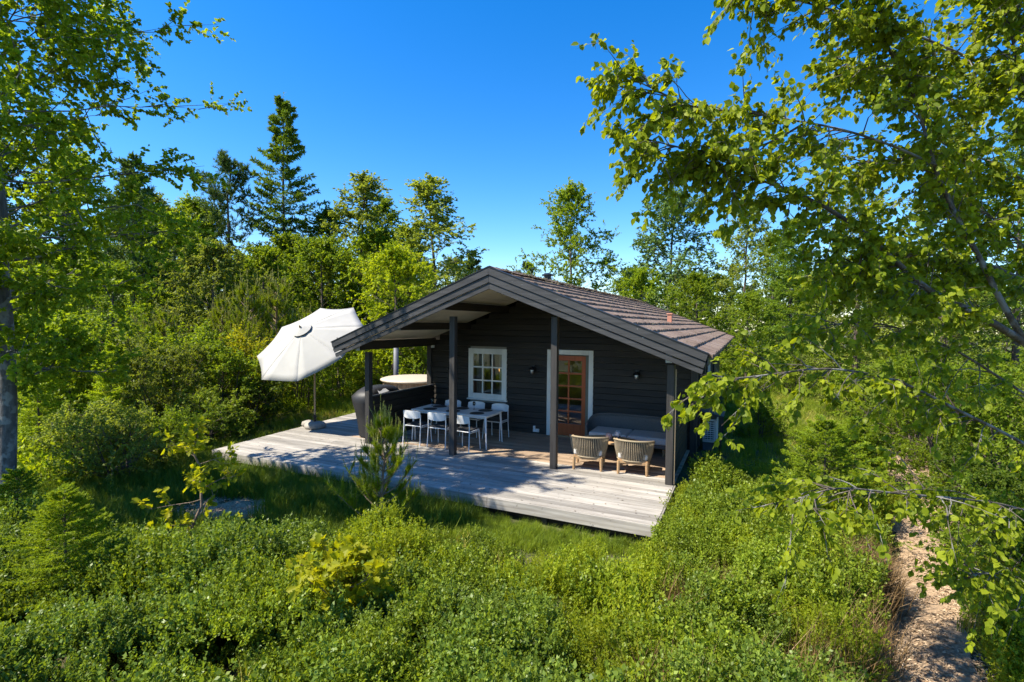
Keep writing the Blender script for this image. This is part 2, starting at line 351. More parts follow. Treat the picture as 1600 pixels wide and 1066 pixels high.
# openings in front wall (x0,x1,z0,z1)
WIN = (1.10, 2.19, .80, 2.09); DOOR = (3.43, 4.41, .0, 2.04)
rg = np.random.default_rng(3); z = -.05
bh = .148
while z < 3.55:
    z1 = z+bh-.008
    xa, xb = WX0, WX1
    lim = RZ-.17-z1                                # stay below the soffit
    h_ = lim/SL
    xa, xb = max(xa, RX-h_), min(xb, RX+h_)
    if xb-xa < .2: break
    segs = [(xa, xb)]
    for (a, b_, c0, c1) in (WIN, DOOR):
        if z1 > c0+.02 and z < c1-.02:
            segs = [q for s0, s1 in segs for q in (((s0, min(s1, a)), (max(s0, b_), s1)) if s0 < b_ and s1 > a else ((s0, s1),)) if q[1]-q[0] > .02]
    for s0, s1 in segs:
        tilt = rg.uniform(.014, .022)
        p = [(s0, WY-.045-tilt, z), (s0, WY+.0, z), (s0, WY+.0, z1), (s0, WY-.04, z1)]
        MB().prism(p, (s1-s0, 0, 0)).build('wall_board', 'black_wood_x', cab, bevel=.004)
    z += bh
# inner shell (real openings left free)
def wallpanel(x0, x1, z0, z1): bxo('inner_wall', (x0, WY+.003, z0), (x1, WY+.10, z1), 'room_wall', cab)
wallpanel(WX0+.02, WIN[0], -.04, 2.2); wallpanel(WIN[0]+.001, WIN[1]-.001, -.04, WIN[2]); wallpanel(WIN[0]+.001, WIN[1]-.001, WIN[3], 2.2)
wallpanel(WIN[1], DOOR[0], -.04, 2.2); wallpanel(DOOR[0]+.001, DOOR[1]-.001, DOOR[3], 2.2); wallpanel(DOOR[1], WX1-.02, -.04, 2.2)
MB().prism([(WX0+.04, WY+.005, 2.203), (WX1-.04, WY+.005, 2.203), (RX+.1, WY+.005, 3.60), (RX-.1, WY+.005, 3.60)], (0, .09, 0)).build('gable_core', 'black_wood_x', cab)
bxo('room_floor', (WX0+.1, WY+.11, -.06), (WX1-.1, BW, -.015), 'teak', cab)
bxo('room_ceiling', (WX0+.1, WY+.11, 2.21), (WX1-.1, BW-.1, 2.25), 'room_wall', cab)
bxo('room_partition', (WX0+.12, 6.8, 0), (WX1-.12, 6.9, 2.2), 'room_wall', cab)
bxo('inner_wall', (WX0+.02, WY+.11, -.05), (WX0+.1, BW, 2.2), 'room_wall', cab); bxo('inner_wall', (WX1-.1, WY+.11, -.05), (WX1-.02, BW, 2.2), 'room_wall', cab)
z = -.2
while z < 2.15:                                   # side boards, right and left
    for xs, sg in ((WX1, 1), (WX0, -1)):
        for ya, yb in (((WY+.0, 6.2), (8.0, BW)) if (sg > 0 and .75 < z < 1.95) else ((WY+.0, BW),)):
            p = [(xs+sg*.045+sg*.013, ya, z), (xs-sg*.015, ya, z), (xs-sg*.015, ya, z+bh-.008), (xs+sg*.04, ya, z+bh-.008)]
            MB().prism(p, (0, yb-ya, 0)).build('wall_board', 'black_wood_y', cab, bevel=.004)
    z += bh
MB().prism([(WX0, BW, -.2), (WX1, BW, -.2), (WX1, BW, 2.4), (RX, BW, 3.6), (WX0, BW, 2.4)], (0, .12, 0)).build('back_wall', 'black_wood_x', cab)
for xs, sg in ((WX1+.045, 1), (WX0-.045, -1)):
    bxo('corner_post', (xs-.07, WY-.10, -.25), (xs+.07, WY+.06, 2.30), 'black_wood_z', cab, .006)
# side window with pale posts on the right wall
for yy in (6.2, 6.8, 7.4, 8.0): bxo('window_post', (WX1+.01, yy-.045, .75), (WX1+.095, yy+.045, 2.05), 'black_wood_z' if yy in (6.2, 8.0) else 'white_paint', cab)
bxo('side_window_pane', (WX1+.018, 6.2, .78), (WX1+.03, 8.0, 2.0), 'glass', cab)
for yy in (3.6, 4.9, 9.3): bxo('wall_batten', (WX1+.05, yy, -.1), (WX1+.11, yy+.10, 2.2), 'black_wood_z', cab)
# posts, purlins
for x, zt in ((0, 2.10), (2.25, 2.92), (4.51, 2.92), (6.655, 2.10)):
    bxo('porch_post', (x-.062, -.062, .001), (x+.062, .062, zt), 'black_wood_z', cab, .006)
for dx, hh, ww in ((0, .18, .09), (1.105, .17, .09), (2.22, .17, .09), (3.33, .20, .10)):
    for sg in ((1,) if dx == 0 else (-1, 1)):
        x = RX+sg*dx; zt = rz(x)-.19-(0.02 if dx else .03)
        bxo('purlin', (x-ww/2, -.36, zt-hh), (x+ww/2, WY-.07, zt), 'black_wood_y', cab, .005)
        bxo('purlin_cap', (x-ww/2-.004, -.372, zt-hh-.004), (x+ww/2+.004, -.362, zt+.003), 'end_cap', cab)
# half walls left and right of the porch
for x, in ((0.,), (6.655,)):
    z = .02
    while z < .98:
        bxo('half_wall_board', (x-.03, .07, z), (x+.03, WY-.11, z+bh-.01), 'black_wood_y', cab, .006); z += bh
    bxo('half_wall_cap', (x-.05, .066, z+.002), (x+.05, WY-.11, z+.032), 'fascia_wood', cab, .004)
# roof slabs
def slope_prism(x0, x1, zoff0, zoff1, y0, y1):
    """slab following one roof slope between two x, offsets measured down from the roof line"""
    return MB().prism([(x0, y0, rz(x0)-zoff0), (x1, y0, rz(x1)-zoff0), (x1, y0, rz(x1)-zoff1), (x0, y0, rz(x0)-zoff1)], (0, y1-y0, 0))
for sg in (-1, 1):
    slope_prism(RX, RX+sg*(HW-.03), .05, .155, FY+.035, BY).build('roof_deck', 'black_wood_y', cab)
    slope_prism(RX+sg*.002, RX+sg*(HW-.06), .1575, .172, FY+.04, WY-.05).build('soffit', 'soffit_paint', cab)
    # barge boards: three stepped boards, lowest set back
    for (o0, o1, yo) in ((-.012, .148, 0), (.152, .292, .022), (.296, .415, .044)):
        xe = RX+sg*HW; k = .93 if o0 > .2 else 1
        p = [(RX+sg*.001, FY+yo-.03, RZ-o0), (xe-sg*o0*.22, FY+yo-.03, rz(xe)-o0*.86), (xe-sg*o1*.22, FY+yo-.03, rz(xe)-o1*.80), (RX+sg*.001, FY+yo-.03, RZ-o1)]
        if sg < 0: p = p[::-1]
        MB().prism(p, (0, .03, 0)).build('barge_board', 'fascia_wood', cab, bevel=.004)
    p = [(RX+sg*.001, FY-.04, RZ+.016), (RX+sg*(HW+.01), FY-.04, rz(RX+sg*HW)+.012), (RX+sg*(HW+.01), FY-.04, rz(RX+sg*HW)-.008), (RX+sg*.001, FY-.04, RZ-.004)]
    MB().prism(p, (0, .10, 0)).build('verge_trim', 'black_metal', cab)
    xe = RX+sg*(HW-.02); bxo('eave_board', (min(xe, xe+sg*.022), FY+.03, rz(xe)-.20), (max(xe, xe+sg*.022), BY, rz(xe)-.045), 'fascia_wood', cab)
    slope_prism(RX+sg*.02, RX+sg*HW, -.01, .14, BY, BY+.03).build('barge_board', 'black_wood_x', cab)
# shingle courses, each with a toothed lower edge
NC = 12; rg = np.random.default_rng(8)
for sg in (1, -1):
    for i in range(NC):
        d0 = (HW+.03)*i/NC; d1 = (HW+.03)*(i+1)/NC+.05
        mb = MB(); yy = FY+.06+rg.uniform(0, .1); wv = .155
        lift0, lift1 = .010, .058
        ya = FY+.06
        while ya < BY:
            yb = min(ya+wv*rg.uniform(.9, 1.1), BY); e = d1-(0 if rg.random() < .5 else .016)-rg.uniform(0, .006)
            xa, xb = RX+sg*max(d0-.02, .02), RX+sg*e
            l1 = lift1+rg.uniform(-.006, .008)
            za, zb = rz(xa)-.05+lift0, rz(xb)-.05+l1
            q = [(xa, ya, za), (xb, ya, zb), (xb, yb-.006, zb), (xa, yb-.006, za), (xb, ya, zb-l1+.004), (xb, yb-.006, zb-l1+.004), (xa, ya, za-.01), (xa, yb-.006, za-.01)]
            mb.add(q, [(0, 1, 2, 3), (1, 4, 5, 2), (0, 6, 4, 1), (3, 2, 5, 7)]); ya = yb
        mb.build('shingle_course', 'shingle', cab)
slabs = MB()
ya = FY+.02
while ya < BY:                                   # ridge caps
    for sg in (-1, 1): slabs.add([(RX, ya, RZ+.03), (RX+sg*.16, ya, rz(RX+.16)+.02), (RX+sg*.16, ya+.29, rz(RX+.16)+.012), (RX, ya+.29, RZ+.02)], [(0, 1, 2, 3)])
    ya += .28
slabs.build('ridge_caps', 'shingle', cab)
mo = MB(); rg = np.random.default_rng(21)
for i in range(420):                             # moss and debris on ridge and shingles
    d = abs(rg.normal(0, .12)) if i < 260 else rg.uniform(.1, 3.6); x = RX+d; yy = rg.uniform(FY+.5, BY-.5); s = rg.uniform(.012, .04)*(1 if i < 260 else .7)
    a = rg.uniform(0, 6.28); zz = rz(x)+(.025 if d < .18 else -.005)
    mo.add([(x+s*math.cos(a+k*1.25)*rg.uniform(.6, 1.4), yy+s*1.6*math.sin(a+k*1.25)*rg.uniform(.6, 1.4), zz) for k in range(5)]+[(x, yy, zz+s*rg.uniform(.5, 1.2))], [(k, (k+1) % 5, 5) for k in range(5)])
tag(mo.build('moss', 'moss', cab), kind='stuff')
# chimney, vent, solar panel
ch = MB().lathe([(.13, -1.2), (.13, .0), (.14, .02), (.14, .12), (.12, .14), (.12, .20), (.20, .21), (.20, .25), (.05, .30)], (1.72, 6.9, 4.18), 16).build('chimney', 'black_metal', cab)
vt = MB().box((5.84, 5.34, 2.80), (5.96, 5.46, 3.06)).box((5.82, 5.32, 3.061), (5.98, 5.48, 3.10)).build('roof_vent', 'terracotta', cab, bevel=.012)
x0, x1 = RX-2.35, RX-.62
sp = MB().prism([(x0, .3, rz(x0)+.13), (x1, .3, rz(x1)+.05), (x1, .3, rz(x1)+.10), (x0, .3, rz(x0)+.18)], (0, 1.7, 0)).build('solar_panel', 'galvanised', cab, bevel=.004)
MB().prism([(x0+.04, .34, rz(x0+.04)+.181), (x1-.04, .34, rz(x1-.04)+.104), (x1-.04, .34, rz(x1-.04)+.108), (x0+.04, .34, rz(x0+.04)+.185)], (0, 1.62, 0)).build('panel_glass', 'solar_glass', sp)
for yy in (.5, 1.7): MB().prism([(x0+.1, yy, rz(x0)-.04), (x1-.1, yy, rz(x1)-.06), (x1-.1, yy, rz(x1)+.05), (x0+.1, yy, rz(x0)+.12)], (0, .05, 0)).build('bracket', 'galvanised', sp)
# window
wx0, wx1, wz0, wz1 = WIN; yf = WY-.075
win = MB().box((wx0-.02, yf, wz0-.02), (wx0+.12, yf+.06, wz1+.02)).build('window', 'white_paint', cab, bevel=.004)
bxo('casing', (wx1-.12, yf, wz0-.02), (wx1+.02, yf+.06, wz1+.02), 'white_paint', win, .004)
bxo('casing', (wx0+.122, yf+.001, wz1-.12), (wx1-.122, yf+.06, wz1+.02), 'white_paint', win, .004)
bxo('casing', (wx0+.122, yf+.001, wz0-.02), (wx1-.122, yf+.06, wz0+.12), 'white_paint', win, .004)
bxo('sill', (wx0-.05, yf-.03, wz0-.055), (wx1+.05, yf+.06, wz0-.022), 'white_paint', win, .004)
iw0, iw1, iz0, iz1 = wx0+.12, wx1-.12, wz0+.12, wz1-.12
cw, chh = (iw1-iw0)/3, (iz1-iz0)/3
for i in (1, 2): bxo('muntin', (iw0+cw*i-.018, yf+.012, iz0), (iw0+cw*i+.018, yf+.045, iz1), 'white_paint', win)
for i in (1, 2):
    for j in range(3): bxo('muntin', (iw0+cw*j+(.019 if j else 0), yf+.013, iz0+chh*i-.018), (iw0+cw*(j+1)-(.019 if j < 2 else 0), yf+.044, iz0+chh*i+.018), 'white_paint', win)
for i in range(3):
    for j in range(3): bxo('pane', (iw0+cw*i+.002, yf+.026, iz0+chh*j+.002), (iw0+cw*(i+1)-.002, yf+.031, iz0+chh*(j+1)-.002), 'glass', win)
for a, b_ in ((wx0+.10, wx0+.36), (wx1-.30, wx1-.08)):
    mb = MB(); k = 14; v = []
    for i in range(k):
        x = a+(b_-a)*i/(k-1); v += [(x, WY+.16+.02*math.sin(i*1.9), .86), (x, WY+.16+.02*math.sin(i*1.9), 2.06)]
    mb.add(v, [(2*i, 2*i+2, 2*i+3, 2*i+1) for i in range(k-1)]); mb.build('curtain', 'curtain', cab, smooth=True)
# door: cream casing, deep jamb, red leaf with two columns of five panes
dx0, dx1, dz0, dz1 = DOOR; yf = WY-.08
dr = MB().box((dx0+.02, WY-.03, .03), (dx0+.115, WY+.02, 2.0)).build('door', 'red_wood', cab, bevel=.004)
dl, dr_ = dx0+.02, dx1-.10
bxo('stile', (dr_-.095, WY-.03, .03), (dr_, WY+.02, 2.0), 'red_wood', dr, .004)
bxo('rail', (dl+.096, WY-.029, 1.88), (dr_-.096, WY+.02, 2.0), 'red_wood', dr, .004)
bxo('rail', (dl+.096, WY-.029, .03), (dr_-.096, WY+.02, .32), 'red_wood', dr, .004)
gx0, gx1, gz0, gz1 = dl+.096, dr_-.096, .32, 1.88; gw = (gx1-gx0)/2; gh = (gz1-gz0)/5
bxo('muntin', (gx0+gw-.02, WY-.024, gz0), (gx0+gw+.02, WY+.014, gz1), 'red_wood', dr)
for i in range(1, 5):
    for j in (0, 1): bxo('muntin', (gx0+gw*j+(.021 if j else 0), WY-.023, gz0+gh*i-.02), (gx0+gw*(j+1)-(0 if j else .021), WY+.013, gz0+gh*i+.02), 'red_wood', dr)
for i in range(5):
    for j in (0, 1): bxo('pane', (gx0+gw*j+.002, WY-.008, gz0+gh*i+.002), (gx0+gw*(j+1)-.002, WY-.003, gz0+gh*(i+1)-.002), 'glass', dr)
MB().tube([(dl+.05, WY-.035, 1.02), (dl+.05, WY-.07, 1.02), (dl+.16, WY-.07, 1.02)], .011, 8).build('handle', 'steel', dr)
bxo('threshold', (dx0, WY-.10, .001), (dx1, WY+.05, .028), 'teak', dr)
bxo('jamb', (dr_+.003, WY-.025, .03), (dx1-.001, WY+.03, 2.0), 'jamb_green', dr)
bxo('jamb', (dl, WY-.022, 2.003), (dx1-.001, WY+.03, 2.038), 'jamb_green', dr)
bxo('casing', (dx0-.10, yf, .001), (dx0+.012, yf+.05, 2.145), 'white_paint', dr, .004); bxo('casing', (dx1-.012, yf, .001), (dx1+.10, yf+.05, 2.145), 'white_paint', dr, .004)
bxo('casing', (dx0+.013, yf+.001, 2.03), (dx1-.013, yf+.05, 2.145), 'white_paint', dr, .004)
# wall lamps, socket, junction boxes, sensor
for x in (2.97, 5.56):
    wl = MB().box((x-.05, WY-.10, 1.56), (x+.05, WY-.062, 1.74)).build('wall_lamp', 'black_metal', cab, bevel=.006)
    MB().lathe([(.03, .10), (.09, .04), (.092, .03), (.03, .09)], (x, WY-.19, 1.60), 16).build('lamp_hood', 'black_metal', wl)
    MB().tube([(x, WY-.10, 1.69), (x, WY-.19, 1.71)], .012, 6).build('lamp_arm', 'black_metal', wl)
    MB().lathe([(.028, .09), (.045, .05), (.045, -.03), (.02, -.06)], (x, WY-.19, 1.58), 12).build('lamp_glass', 'steel', wl, smooth=True)
bxo('socket_box', (2.98, WY-.12, .05), (3.14, WY-.062, .13), 'unit_white', cab, .01)
bxo('socket_box', (2.98, WY-.11, .131), (3.04, WY-.062, .20), 'unit_white', cab, .008)
bxo('junction_box', (.40, WY-.10, 1.50), (.47, WY-.062, 1.56), 'black_metal', cab, .005)
bxo('sensor', (.03, WY-.30, 2.10), (.10, WY-.22, 2.17), 'unit_white', cab, .01)
MB().tube([(6.74, -.03, .02), (6.74, -.03, 2.02)], .011, 6).build('post_side_rod', 'pole_wood', cab)  # slim yellow-brown upright on the outer side of the end post

# table lamp inside the window
tl = empty('pendant_lamp', (1.86, 3.25, 1.45)); tag(tl, 'glowing orange pendant lamp hanging inside the cabin window', 'lamp')
MB().lathe([(.03, .16), (.10, .13), (.13, .04), (.12, -.03), (.08, -.06)], (1.86, 3.25, 1.50), 18).build('lamp_shade', 'lamp_glow', tl, smooth=True)
MB().tube([(1.86, 3.25, 1.66), (1.86, 3.25, 2.205)], .005, 5).build('cord', 'black_metal', tl)
for i, (dx, dz) in enumerate(((-.06, .0), (0, .02), (.06, -.01), (.02, -.03))):
    MB().lathe([(.012, 0), (.028, .02), (.02, .05), (.004, .06)], (1.86+dx, 3.15, 1.29+dz), 8).build('bulb_cup', 'white_plastic', tl)

# ------------------------------------------------------------------ parasol
px, py = -2.44, .75
par = empty('parasol', (px, py, 0)); tag(par, 'white tilted garden parasol on a wooden pole', 'parasol')
nrm = np.array([.030, -.660, .7505]); nrm /= np.linalg.norm(nrm)
u = np.cross(nrm, [0, 0, 1]); u /= np.linalg.norm(u); v = np.cross(nrm, u)
C = np.array([px, py, 2.089])+nrm*.236; A = C+nrm*.43; RR = 1.483; a0 = .416
def cpt(a, rr, extra=0):                          # point on canopy: straight ribs, sagging panels between
    f = rr/RR; rad = rr
    return C+rad*(math.cos(a)*u+math.sin(a)*v)+nrm*(.43*(1-f)+.10*f*(1-f)+extra)
mb = MB(); NR = 7; NS = 5
for k in range(8):
    vv = []; 
    for i in range(NR+1):
        rr = .17+(RR-.17)*i/NR
        for j in range(NS+1):
            t_ = j/NS; aa, ab = a0+k*math.pi/4, a0+(k+1)*math.pi/4
            P = cpt(aa, rr)*(1-t_)+cpt(ab, rr)*t_
            sag = 4*t_*(1-t_)*(.045*rr/RR); P = P-nrm*sag
            if i == NR: P = P-(P-C)/np.linalg.norm(P-C)*4*t_*(1-t_)*.022
            vv.append(P)
    mb.add(vv, [(i*(NS+1)+j, i*(NS+1)+j+1, (i+1)*(NS+1)+j+1, (i+1)*(NS+1)+j) for i in range(NR) for j in range(NS)])
can = mb.build('canopy', 'canvas', par, smooth=True)
sdm = can.modifiers.new('solid', 'SOLIDIFY'); sdm.thickness = .004
vn = MB(); ring = [cpt(a0+k*math.pi/8, .25, .045) for k in range(16)]
vn.add([A+nrm*.075]+ring, [(0, 1+k, 1+(k+1) % 16) for k in range(16)]); vn.build('vent_cap', 'canvas', can).modifiers.new('solid', 'SOLIDIFY').thickness = .006
MB().lathe([(.02, 0), (.035, .02), (.02, .07)], (0, 0, 0), 10)
fb = MB().tube([A+nrm*.07, A+nrm*.13], [.03, .015], 8).build('finial', 'pole_wood', par)
for k in range(8):
    a = a0+k*math.pi/4
    MB().tube([cpt(a, .06)-nrm*.02, cpt(a, .75)-nrm*.016, cpt(a, RR-.01)-nrm*.012], .009, 5).build('rib', 'pole_wood', par)
    MB().tube([cpt(a, .18)+nrm*.004, cpt(a, .75)+nrm*.004, cpt(a, RR-.005)+nrm*.004], .0055, 5).build('seam', 'canvas', can)
    MB().tube([C-nrm*.10+.03*(math.cos(a)*u+math.sin(a)*v), cpt(a, .75)-nrm*.02], .007, 5).build('strut', 'pole_wood', par)
ka = a0+3.5*math.pi/4
MB().tube([(px, py, .05), (px, py, 2.089)], .024, 10).build('pole', 'pole_wood', par)
MB().tube([np.array([px, py, 2.075]), A+nrm*.02], .022, 10).build('upper_pole', 'pole_wood', par)
kk = cpt(a0+3.45*math.pi/4, .98, -.028); kd = cpt(a0+3.45*math.pi/4, 1.12, -.028)
MB().tube([kk+nrm*.03, kd+nrm*.03], [.012, .008], 6).build('tie_strap', 'black_metal', can)
bs = MB().lathe([(.24, .0), (.27, .03), (.27, .09), (.22, .14), (.08, .16)], (px+.05, py-.04, 0), 20).build('base', 'stone', par, smooth=True)
MB().lathe([(.15, .0), (.19, .05), (.17, .12), (.06, .16)], (px-.25, py+.03, 0), 14, 1.1, .9).build('base_weight', 'stone', par, smooth=True)
MB().tube([(px, py, .14), (px, py, .34)], .034, 10).build('base_tube', 'black_metal', par); MB().tube([(px-.07, py, .28), (px+.07, py, .28)], .014, 6).build('clamp_knob', 'black_metal', par)

# ------------------------------------------------------------------ hot tub
hx, hy = -2.15, 4.75; ht = empty('hot_tub', (hx, hy, 0)); tag(ht, 'round wood clad hot tub with pale cover beside the cabin', 'hot tub')
for k in range(40):
    a = k*2*math.pi/40; c_, s_ = math.cos(a), math.sin(a)
    mb = MB().box((-.074, -.018, .0), (.074, .018, .86), None); 
    vv = mb.v[0]; rot = np.array([[-s_, -c_, 0], [c_, -s_, 0], [0, 0, 1]]); mb.v[0] = vv@rot.T+np.array([hx+.99*c_, hy+.99*s_, 0])
    mb.build('stave', 'tub_wood', ht)
for zz in (.18, .66): MB().lathe([(1.012, 0), (1.014, .03), (1.008, .031), (1.008, -.001)], (hx, hy, zz), 40).build('hoop', 'steel', ht, smooth=False)
MB().lathe([(.96, .0), (1.07, .0), (1.10, .03), (1.09, .06), (1.0, .09), (.6, .115), (.02, .12)], (hx, hy, .87), 48).build('cover', 'tub_rim', ht, smooth=True)
sp_ = empty('stove_pipe', (-3.55, 5.6, -.3)); tag(sp_, 'grey metal stove pipe standing behind the hot tub', 'pipe')
MB().tube([(-3.55, 5.6, -.35), (-3.55, 5.6, 2.0)], .09, 14).build('pipe', 'galvanised', sp_, smooth=True)
MB().lathe([(.10, .0), (.15, .02), (.02, .10)], (-3.55, 5.6, 2.0), 14).build('rain_cap', 'galvanised', sp_)

# ------------------------------------------------------------------ covered barbecue
gb = empty('barbecue', (-.45, .75, 0)); tag(gb, 'barbecue under a black fabric cover beside the porch half wall', 'barbecue')
sec = [(0, .50, .27), (.25, .52, .28), (.55, .60, .30), (.80, .66, .33), (.98, .70, .33), (1.10, .52, .29), (1.17, .36, .20), (1.19, .15, .1)]
mb = MB(); vv = []; K = 20
for zi, (z, lx, ly) in enumerate(sec):
    for j in range(K):
        a = j*2*math.pi/K; cx_, sy_ = math.cos(a), math.sin(a); e = .55
        wv = .018*math.sin(j*2.7+zi*1.1)
        vv.append((-.45+(ly+wv)*math.copysign(abs(cx_)**e, cx_), .85+(lx+wv)*math.copysign(abs(sy_)**e, sy_), z+.03))
mb.add(vv, [(i*K+j, i*K+(j+1) % K, (i+1)*K+(j+1) % K, (i+1)*K+j) for i in range(len(sec)-1) for j in range(K)]+[tuple((len(sec)-1)*K+j for j in range(K))])
cov = mb.build('cover', 'grill_cover', gb, smooth=True)
mb = MB().add([(-.10, .50, 1.075), (-.10, .86, 1.10), (-.20, .84, 1.165), (-.20, .55, 1.15)], [(0, 1, 2, 3)]).build('sunlit_fold_patch', 'grill_sunlit_fold', cov)  # pale piece, sunlit folds of the fabric put in as colour
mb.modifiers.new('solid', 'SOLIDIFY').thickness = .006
for dx, dy in ((-.2, -.36), (.2, -.36), (-.2, .36), (.2, .36)): MB().lathe([(.02, 0), (.04, .01), (.04, .04), (.02, .05)], (-.45+dx, .85+dy, 0), 10).build('caster', 'black_metal', gb)

# ------------------------------------------------------------------ dining table, chairs
tb = empty('dining_table', (1.675, 1.12, 0)); tag(tb, 'long white dining table set with dark placemats on the porch', 'table')
bxo('table_top', (.66, .70, .715), (2.69, 1.54, .74), 'white_plastic', tb, .008)
bxo('apron', (.74, .76, .66), (2.61, 1.48, .714), 'white_plastic', tb)
for x, y, sx, sy in ((.72, .75, -1, -1), (2.63, .75, 1, -1), (.72, 1.49, -1, 1), (2.63, 1.49, 1, 1)):
    MB().tube([(x+sx*.04, y+sy*.03, 0), (x, y, .715)], [.014, .026], 8).build('leg', 'white_plastic', tb)
for i, x in enumerate((1.06, 1.69, 2.32)):
    for j, y in enumerate((1.33, .92)):
        pm = MB().lathe([(.165, 0), (.17, .003), (.165, .006), (.02, .006)], (x, y, .7405), 22).build('placemat', 'placemat', None)
        tag(pm, 'dark placemat on the '+('wall' if j == 0 else 'open')+' side of the table, '+('nearest the black half wall', 'in the middle', 'nearest the red door')[i], 'placemat', 'placemats along the '+('wall' if j == 0 else 'open')+' side')
for x, y, nm in ((.86, 1.30, 'left of the placemats'), (2.0, 1.36, 'between two placemats')):
    gl = MB().lathe([(.03, 0), (.032, .004), (.005, .008), (.005, .075), (.03, .10), (.036, .14), (.03, .18), (.029, .18), (.034, .14), (.027, .10)], (x, y, .7405), 14).build('wine_glass', 'glass', None, smooth=True)
    tag(gl, 'clear stemmed wine glass on the white table, '+nm, 'glass')
def chair_proto():
    r = empty('dining_chair', (0, 0, 0))
    sm = MB().box((-.22, -.20, .425), (.22, .22, .445)).build('seat', 'white_plastic', r, bevel=.008)
    MB().box((-.20, -.18, .446), (.20, .20, .475)).build('cushion', 'dark_cushion', r, bevel=.012)
    v = []; k = 11
    for i in range(k):
        t_ = i/(k-1)*2-1; x = .235*t_; yb = -.27+.07*t_*t_
        top = .80-.028*t_**4; bot = .615+.03*t_**4
        v += [(x, yb, bot), (x, yb-.022, top), (x, yb-.034, top), (x, yb-.012, bot)]
    f = [(4*i+a, 4*i+(a+1) % 4, 4*i+4+(a+1) % 4, 4*i+4+a) for i in range(k-1) for a in range(4)]+[(3, 2, 1, 0), tuple(4*(k-1)+a for a in range(4))]
    MB().add(v, f).build('backrest', 'white_plastic', r, smooth=False, bevel=.004)
    for s in (-1, 1):
        MB().tube([(s*.235, -.24, 0), (s*.225, -.205, .43), (s*.225, -.208, .70)], .012, 7).build('leg', 'white_plastic', r)
        MB().tube([(s*.235, .235, 0), (s*.215, .20, .425)], .012, 7).build('leg', 'white_plastic', r)
        MB().tube([(s*.226, -.20, .41), (s*.226, .20, .41)], .010, 6).build('seat_rail', 'white_plastic', r)
    return r
cp = chair_proto(); first = True
for x, y, rz_, nm, wh in ((.98, .52, 0, 'open', 'nearest the black half wall'), (1.62, .55, .03, 'open', 'between two others'), (2.27, .50, -.05, 'open', 'nearest the red door'), (1.02, 1.80, math.pi, 'wall', 'nearest the black half wall'), (1.69, 1.84, math.pi+.04, 'wall', 'between two others'), (2.36, 1.80, math.pi-.03, 'wall', 'nearest the red door')):
    c_ = cp if first else copy_tree(cp); first = False
    c_.location = (x, y, 0); c_.rotation_euler = (0, 0, rz_)
    if nm == 'open': tag(c_, 'white dining chair with its back to the open deck, '+wh, 'chair', 'dining chairs on the open side')
    else: tag(c_, 'white dining chair between table and cabin wall, '+wh, 'chair', 'dining chairs on the wall side')

# ------------------------------------------------------------------ lounge set
def arm_proto():
    r = empty('armchair', (0, 0, 0))
    # local: back toward -y
    for sx in (-1, 1):
        for sy, n_ in ((-1, 'leg'), (1, 'leg')):
            MB().tube([(sx*.26, sy*.25, 0), (sx*.255, sy*.245, .25)], [.024, .032], 8).build('leg', 'teak', r)
        bxo('side_rail', (sx*.255-.02, -.22, .20), (sx*.255+.02, .22, .25), 'teak', r, .004)
    for sy in (-1, 1): bxo('cross_rail', (-.23, sy*.245-.02, .205), (.23, sy*.245+.02, .25), 'teak', r, .004)
    bxo('seat_base', (-.27, -.25, .252), (.27, .27, .275), 'teak', r)
    cu = MB().box((-.27, -.24, .277), (.27, .30, .40)).build('seat_cushion', 'cushion', r, bevel=.035)
    path = []
    def U(t, z):                                # horseshoe outline, t in -1..1
        a = t*1.95; fl = (z-.26)/.38
        rx, ry = .305+.075*fl, .30+.07*fl
        return np.array([math.sin(a)*rx, -math.cos(a)*ry*(1.0 if abs(a) < 1.57 else .9), z])
    mb = MB()
    for k in range(42):
        t_ = -1+2*k/41; zt = .645-.10*abs(t_)**2.5
        mb.tube([U(t_, .255), U(t_+.004, .255+(zt-.255)*.5)*np.array([1.03, 1.03, 1]), U(t_, zt)], .0085, 5)
    mb.build('rope_weave', 'rope', r)
    ln = MB(); v = []; K = 40
    for k in range(K): 
        t_ = -1+2*k/(K-1); zt = .63-.10*abs(t_)**2.5
        v += [U(t_, .26)*np.array([.95, .95, 1]), U(t_, zt)*np.array([.95, .95, 1])]
    ln.add(v, [(2*k, 2*k+2, 2*k+3, 2*k+1) for k in range(K-1)]).build('back_lining', 'dark_cushion', r).modifiers.new('solid', 'SOLIDIFY').thickness = .006
    MB().tube([U(t_, .65-.10*abs(t_)**2.5) for t_ in np.linspace(-1, 1, 33)], .018, 7).build('top_rail', 'rope', r)
    MB().tube([U(t_, .262) for t_ in np.linspace(-1, 1, 33)], .016, 6).build('bottom_rail', 'rope', r)
    for t_ in (-1, 1): MB().tube([U(t_, .56)+np.array([0, -.02, 0]), U(t_, .56)+np.array([0, .04, 0])], [.02, .02], 8).build('arm_tip', 'teak', r)
    return r
ap = arm_proto(); ap.location = (5.09, .42, 0); ap.rotation_euler = (0, 0, R_(9)); tag(ap, 'rope armchair with teak legs nearer the cabin door', 'armchair', None)
a2 = copy_tree(ap); a2.location = (5.94, .50, 0); a2.rotation_euler = (0, 0, R_(6)); tag(a2, 'rope armchair with teak legs beside the corner post', 'armchair')
sf = empty('sofa', (5.55, 2.15, 0)); tag(sf, 'grey wicker sofa with curved back against the cabin wall', 'sofa')
def SU(t, z):
    a = t*1.75; e = .6; c_, s_ = math.cos(a), math.sin(a); fl = (z-.2)/.55
    return np.array([5.55+math.copysign(abs(s_)**e, s_)*(.94+.05*fl), 2.10+math.copysign(abs(c_)**e, c_)*(.40+.06*fl), z])
mb = MB(); v = []; K = 48; 
def stop(t_): return .70-.20*abs(t_)**3.2
